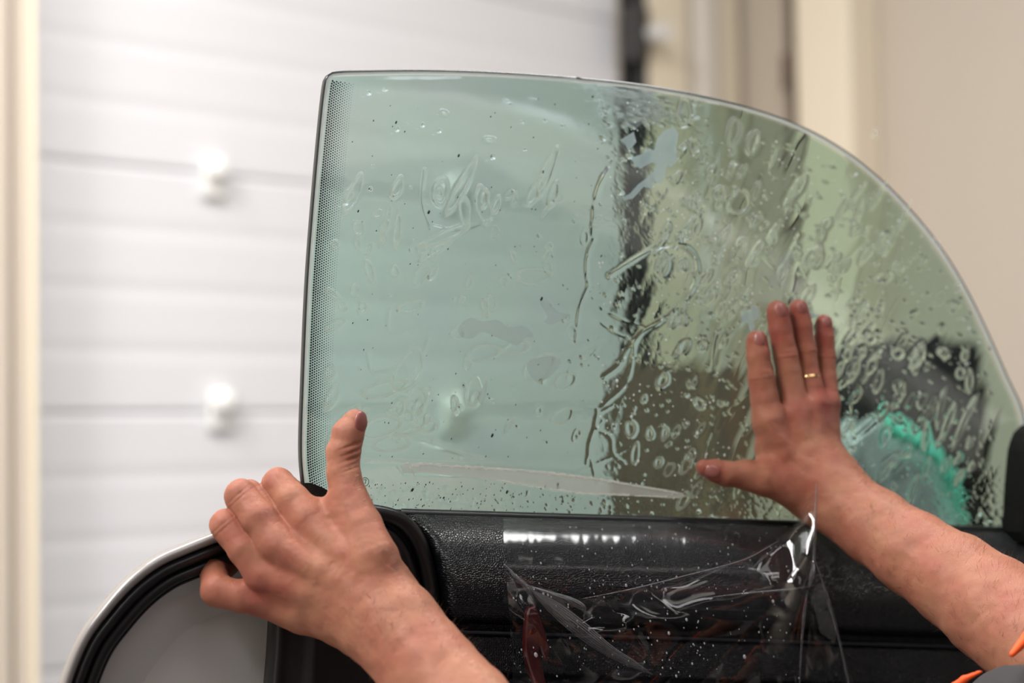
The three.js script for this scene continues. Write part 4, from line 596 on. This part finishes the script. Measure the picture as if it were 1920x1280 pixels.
// jacket, trousers, shoes, hair, eyes
const dark = std({ color: lin(0.026, 0.024, 0.025), roughness: 0.85, sheen: 0.1, sheenColor: lin(0.3, 0.3, 0.3) });
{
  const cuff = J(1935, 1385, 1.2, 142);
  const jb = [...bones([cuff, J(2120, 1480, 1.13, 165), SR]), ...bones([P3(EL[0] - 0.012, EL[1] + 0.02, EL[2] - 0.012, 0.048), P3(EL[0] + 0.02, EL[1] - 0.01, EL[2] + 0.02, 0.052), SL]), ...bones([SR, P3(0.40, 0.74, -0.86, 0.085), SL]), ...bones([P3(0.40, 0.68, -0.86, 0.12), P3(0.44, 0.45, -0.76, 0.13), P3(0.46, 0.26, -0.7, 0.14)]), ...bones([P3(0.41, 0.80, -0.87, 0.066), P3(0.40, 0.72, -0.86, 0.1)])];
  const jf = chainField(jb, 0.05), f = (x, y, z) => { const d = jf(x, y, z); return Math.abs(d) < 0.03 ? d - 0.003 * noise(x * 30, y * 22, z * 30) - 0.0012 * noise(x * 80, y * 60, z * 80) : d; };
  const [lo, hi] = boxOf(jb.flat(), 0.02); mesh('jacket', shift(netMesh(f, lo, hi, 0.006)), dark, person);
  const ob = [...bones([J(1898, 1226, 1.175, 6), J(1955, 1162, 1.2, 16), J(2030, 1130, 1.2, 18)]), ...bones([J(1770, 1300, 1.175, 9), J(1808, 1273, 1.172, 6), J(1842, 1257, 1.17, 3)])];
  const of = chainField(ob, 0.004), [ol, oh] = boxOf(ob.flat(), 0.004); mesh('orange_trim', shift(netMesh(of, ol, oh, 0.0015)), std({ color: lin(0.95, 0.1, 0.01), roughness: 0.7 }), person);
  const kn = [P3(0.30, 0.09, -1.02, 0.075), P3(0.58, 0.09, -1.05, 0.075)], ft = [P3(0.36, 0.055, -0.62, 0.05), P3(0.58, 0.055, -0.62, 0.05)];
  const tb = [...bones([P3(0.40, 0.24, -0.72, 0.11), kn[0], ft[0]]), ...bones([P3(0.52, 0.24, -0.72, 0.11), kn[1], ft[1]]), ...bones([P3(0.40, 0.26, -0.7, 0.12), P3(0.52, 0.26, -0.7, 0.12)])], tf = chainField(tb, 0.03), [tl, th] = boxOf(tb.flat(), 0.02);
  mesh('trousers', shift(netMesh(tf, tl, th, 0.008)), std({ color: lin(0.03, 0.034, 0.045), roughness: 0.9 }), person);
  for (const p of ft) { const sb = bones([P3(p[0], 0.05, p[2] + 0.03, 0.045), P3(p[0], 0.045, p[2] + 0.17, 0.04)]), sf = chainField(sb, 0.02), [a, b] = boxOf(sb.flat(), 0.01); mesh('shoe', shift(netMesh(sf, a, b, 0.005)), mRubber, person); }
  const hb = [...bones([hd(0, 0.05, 0.025, 0.076), hd(0, 0.058, -0.02, 0.068)]), ...bones([hd(0, 0.0, 0.045, 0.066), hd(0, 0.05, 0.03, 0.074)])], hf0 = chainField(hb, 0.01), hf = (x, y, z) => hf0(x, y, z) - 0.004 - 0.003 * noise(x * 120, y * 60, z * 120), [a, b] = boxOf(hb.flat(), 0.02);
  mesh('hair', shift(netMesh(hf, a, b, 0.004)), std({ color: lin(0.03, 0.018, 0.011), roughness: 0.7 }), person);
  for (const s of [-1, 1]) mesh('eye', shift(new THREE.SphereGeometry(0.011, 16, 12).translate(headAt[0] + s * 0.03, headAt[1] + 0.008, headAt[2] - 0.082)), std({ color: lin(0.7, 0.68, 0.65), roughness: 0.15 }), person);
}
// short hairs on both forearms
{
  const gs = [], base = new THREE.ConeGeometry(1, 1, 3, 1, true).translate(0, 0.5, 0), p = hairRoots.position, nn = hairRoots.normal, wl = V(650, 1100, 1.2), lim = V(1600, 900, 1.4).x;
  for (let k = 0; k < 9000 && gs.length < 1500; k++) {
    const i = Math.floor(rnd() * p.count), x = p.getX(i), y = p.getY(i), z = p.getZ(i), left = x < 0.04; if (left ? (x < wl.x || y > wl.y) : (x < lim || z > -1.2 || y > 1.0)) continue;
    const N = new THREE.Vector3(nn.getX(i), nn.getY(i), nn.getZ(i)), d = new THREE.Vector3(...(left ? [0.1, 0.7, 0.3] : [0.1, 0.7, 0.2])).add(new THREE.Vector3(rr(-0.7, 0.7), rr(-0.7, 0.7), rr(-0.7, 0.7))).addScaledVector(N, 0.6).normalize();
    gs.push(base.clone().scale(0.00009, rr(0.004, 0.009), 0.00009).applyQuaternion(new THREE.Quaternion().setFromUnitVectors(new THREE.Vector3(0, 1, 0), d)).translate(x, y, z));
  }
  const h = mesh('arm_hair', shift(mergeGeometries(gs)), std({ color: lin(0.10, 0.045, 0.02), roughness: 0.6 }), person); h.userData.kind = 'stuff';
}

// ---------------------------------------------------------------- behind the door: a trolley with a ruffled cover and a white dish
{
  const c = V(1690, 990, 1.82), topY = V(1690, 1012, 1.82).y;
  const cart = thing('trolley', 'small dark trolley standing outside the car door', 'trolley', new THREE.Vector3(c.x, 0, c.z), 0.3);
  const m = std({ color: lin(0.02, 0.02, 0.022), roughness: 0.5 });
  mesh('tray', rb(0.42, 0.02, 0.24, 0.008, 0, topY - 0.012, 0), m, cart); mesh('shelf', rb(0.4, 0.02, 0.22, 0.008, 0, 0.25, 0), m, cart);
  for (const [x, z] of [[-0.18, 0.09], [0.18, 0.09], [-0.18, -0.09], [0.18, -0.09]]) mesh('leg', new THREE.CylinderGeometry(0.011, 0.011, topY - 0.02, 10).translate(x, (topY - 0.02) / 2, z), m, cart);
  const b = V(1640, 1012, 1.80), e = 1.80 / F, cap = thing('ruffled_cover', 'translucent plastic cover with a ruffled teal edge behind the window', 'plastic cover', new THREE.Vector3(b.x, topY, b.z), 0);
  const arc = (t) => { const a = Math.PI * (0.02 + 0.75 * t); return [Math.cos(a) * 175 * e, Math.sin(a) * 235 * e]; };
  mesh('dome', grid(40, 20, (u, v) => { const [x, y] = arc(u), k = 1 - v * v * 0.9; return [x * k, y * k + 0.001, 0.055 * Math.sin(v * Math.PI * 0.5) + 0.004 * noise(u * 14, v * 8, 3)]; }), std({ color: lin(0.75, 0.82, 0.82), roughness: 0.25, transmission: 0.8, thickness: 0, side: THREE.DoubleSide }), cap);
  mesh('ruffle', grid(220, 12, (u, v) => { const [x, y] = arc(0.04 + u * 0.56), k = 1 - 0.26 * v, f = 0.022 * Math.sin(u * 190) * (1 - v * 0.8) + 0.012 * noise(u * 60, v * 3, 1); return [x * (k + f), y * (k + f * 1.2) + 0.001, 0.004 + 0.03 * Math.sin(v * Math.PI) + 0.007 * Math.sin(u * 150 + 1) * (1 - v * 0.7)]; }), std({ color: lin(0.16, 0.70, 0.56), roughness: 0.35, transmission: 0.3, thickness: 0, side: THREE.DoubleSide }), cap);
  const w = V(1800, 1000, 1.72);
  const dish = thing('dish', 'shallow white dish on the trolley outside the window', 'dish', new THREE.Vector3(w.x, topY, w.z));
  mesh('bowl', new THREE.LatheGeometry([[0, 0], [0.03, 0], [0.034, 0.003], [0.046, 0.012], [0.048, 0.0125], [0.046, 0.010], [0.033, 0.004], [0, 0.003]].map(([x, y]) => new THREE.Vector2(x, y)), 40), std({ color: lin(0.9, 0.92, 0.92), roughness: 0.3 }), dish);
}

// ---------------------------------------------------------------- the car the door belongs to: it stands to the right, out of the picture, and darkens that side
{
  const car = thing('hatchback', 'grey car standing beside the kneeling person with its front door open', 'car', new THREE.Vector3(0.64, 0, -0.4));
  const black = std({ color: lin(0.012, 0.012, 0.013), roughness: 0.7 }), dark = std({ color: lin(0.02, 0.02, 0.022), roughness: 0.8 });
  const body = [[-2.1, 0.35], [-2.15, 0.6], [-2.0, 0.78], [-1.2, 0.92], [-0.45, 1.40], [0.4, 1.44], [1.2, 1.36], [1.75, 1.0], [1.95, 0.9], [2.0, 0.35]];
  const win = [[[-1.05, 0.86], [-0.4, 1.34], [0.35, 1.37], [0.35, 0.84]], [[0.45, 0.84], [0.45, 1.37], [1.1, 1.30], [1.5, 0.9]]], open = [[-1.15, 0.42], [-1.15, 0.9], [-0.42, 1.35], [0.38, 1.38], [0.38, 0.42]];
  const side = (holes) => { const s = new THREE.Shape(smoothLine(body, 60).map(([a, b]) => new THREE.Vector2(a, b))); for (const h of holes) s.holes.push(new THREE.Path(h.map(([a, b]) => new THREE.Vector2(a, b)))); return new THREE.ExtrudeGeometry(s, { depth: 0.06, bevelEnabled: true, bevelSize: 0.01, bevelThickness: 0.01, bevelSegments: 2 }).rotateY(-Math.PI / 2); };
  mesh('side_panel', side([open, win[1]]).translate(0.07, 0, 0), mGrey, car); mesh('side_panel', side(win).translate(1.62, 0, 0), mGrey, car);
  const slab = (pts, n) => mesh(n, strip([0.03, 0.8, 1.58].map((x) => pts.map(([z, y]) => [x, y + (x === 0.8 ? 0.03 : 0), z]))), mGrey, car);
  slab([[-0.45, 1.4], [0, 1.43], [0.4, 1.44], [1.2, 1.36]], 'roof'); slab([[-2.15, 0.35], [-2.15, 0.6], [-2.0, 0.78], [-1.2, 0.92]], 'bonnet'); slab([[1.75, 1.0], [1.95, 0.9], [2.0, 0.35]], 'tailgate');
  mesh('cabin_floor', bx(1.5, 0.05, 3.0, 0.82, 0.36, 0.4), black, car); mesh('dashboard', rb(1.46, 0.34, 0.35, 0.06, 0.82, 0.8, -1.1), dark, car);
  for (const x of [0.42, 1.2]) { const s = new THREE.Group(); s.name = 'seat'; car.add(s); mesh('cushion', rb(0.5, 0.16, 0.5, 0.06, x, 0.52, 0), dark, s); mesh('backrest', rb(0.5, 0.5, 0.14, 0.06, 0, 0, 0).rotateX(0.25).translate(x, 0.74, 0.32), dark, s); mesh('headrest', rb(0.26, 0.14, 0.1, 0.04, x, 1.06, 0.42), dark, s); }
  mesh('rear_bench', mergeGeometries([rb(1.36, 0.16, 0.5, 0.05, 0.82, 0.54, 0.95), rb(1.36, 0.6, 0.14, 0.05, 0.82, 0.88, 1.25)]), dark, car);
  mesh('steering_wheel', new THREE.TorusGeometry(0.18, 0.016, 8, 28).rotateX(-0.4).translate(0.42, 0.92, -0.75), black, car);
  for (const [x, z] of [[0.06, -1.5], [1.56, -1.5], [0.06, 1.25], [1.56, 1.25]]) { const w = new THREE.Group(); w.name = 'wheel'; car.add(w); mesh('tyre', new THREE.TorusGeometry(0.24, 0.075, 12, 30).rotateY(Math.PI / 2).translate(x, 0.315, z), mRubber, w); mesh('rim', new THREE.CylinderGeometry(0.19, 0.19, 0.1, 28).rotateZ(Math.PI / 2).translate(x, 0.315, z), std({ color: lin(0.5, 0.5, 0.52), metalness: 0.8, roughness: 0.35 }), w); }
}
renderer.render(scene, camera);
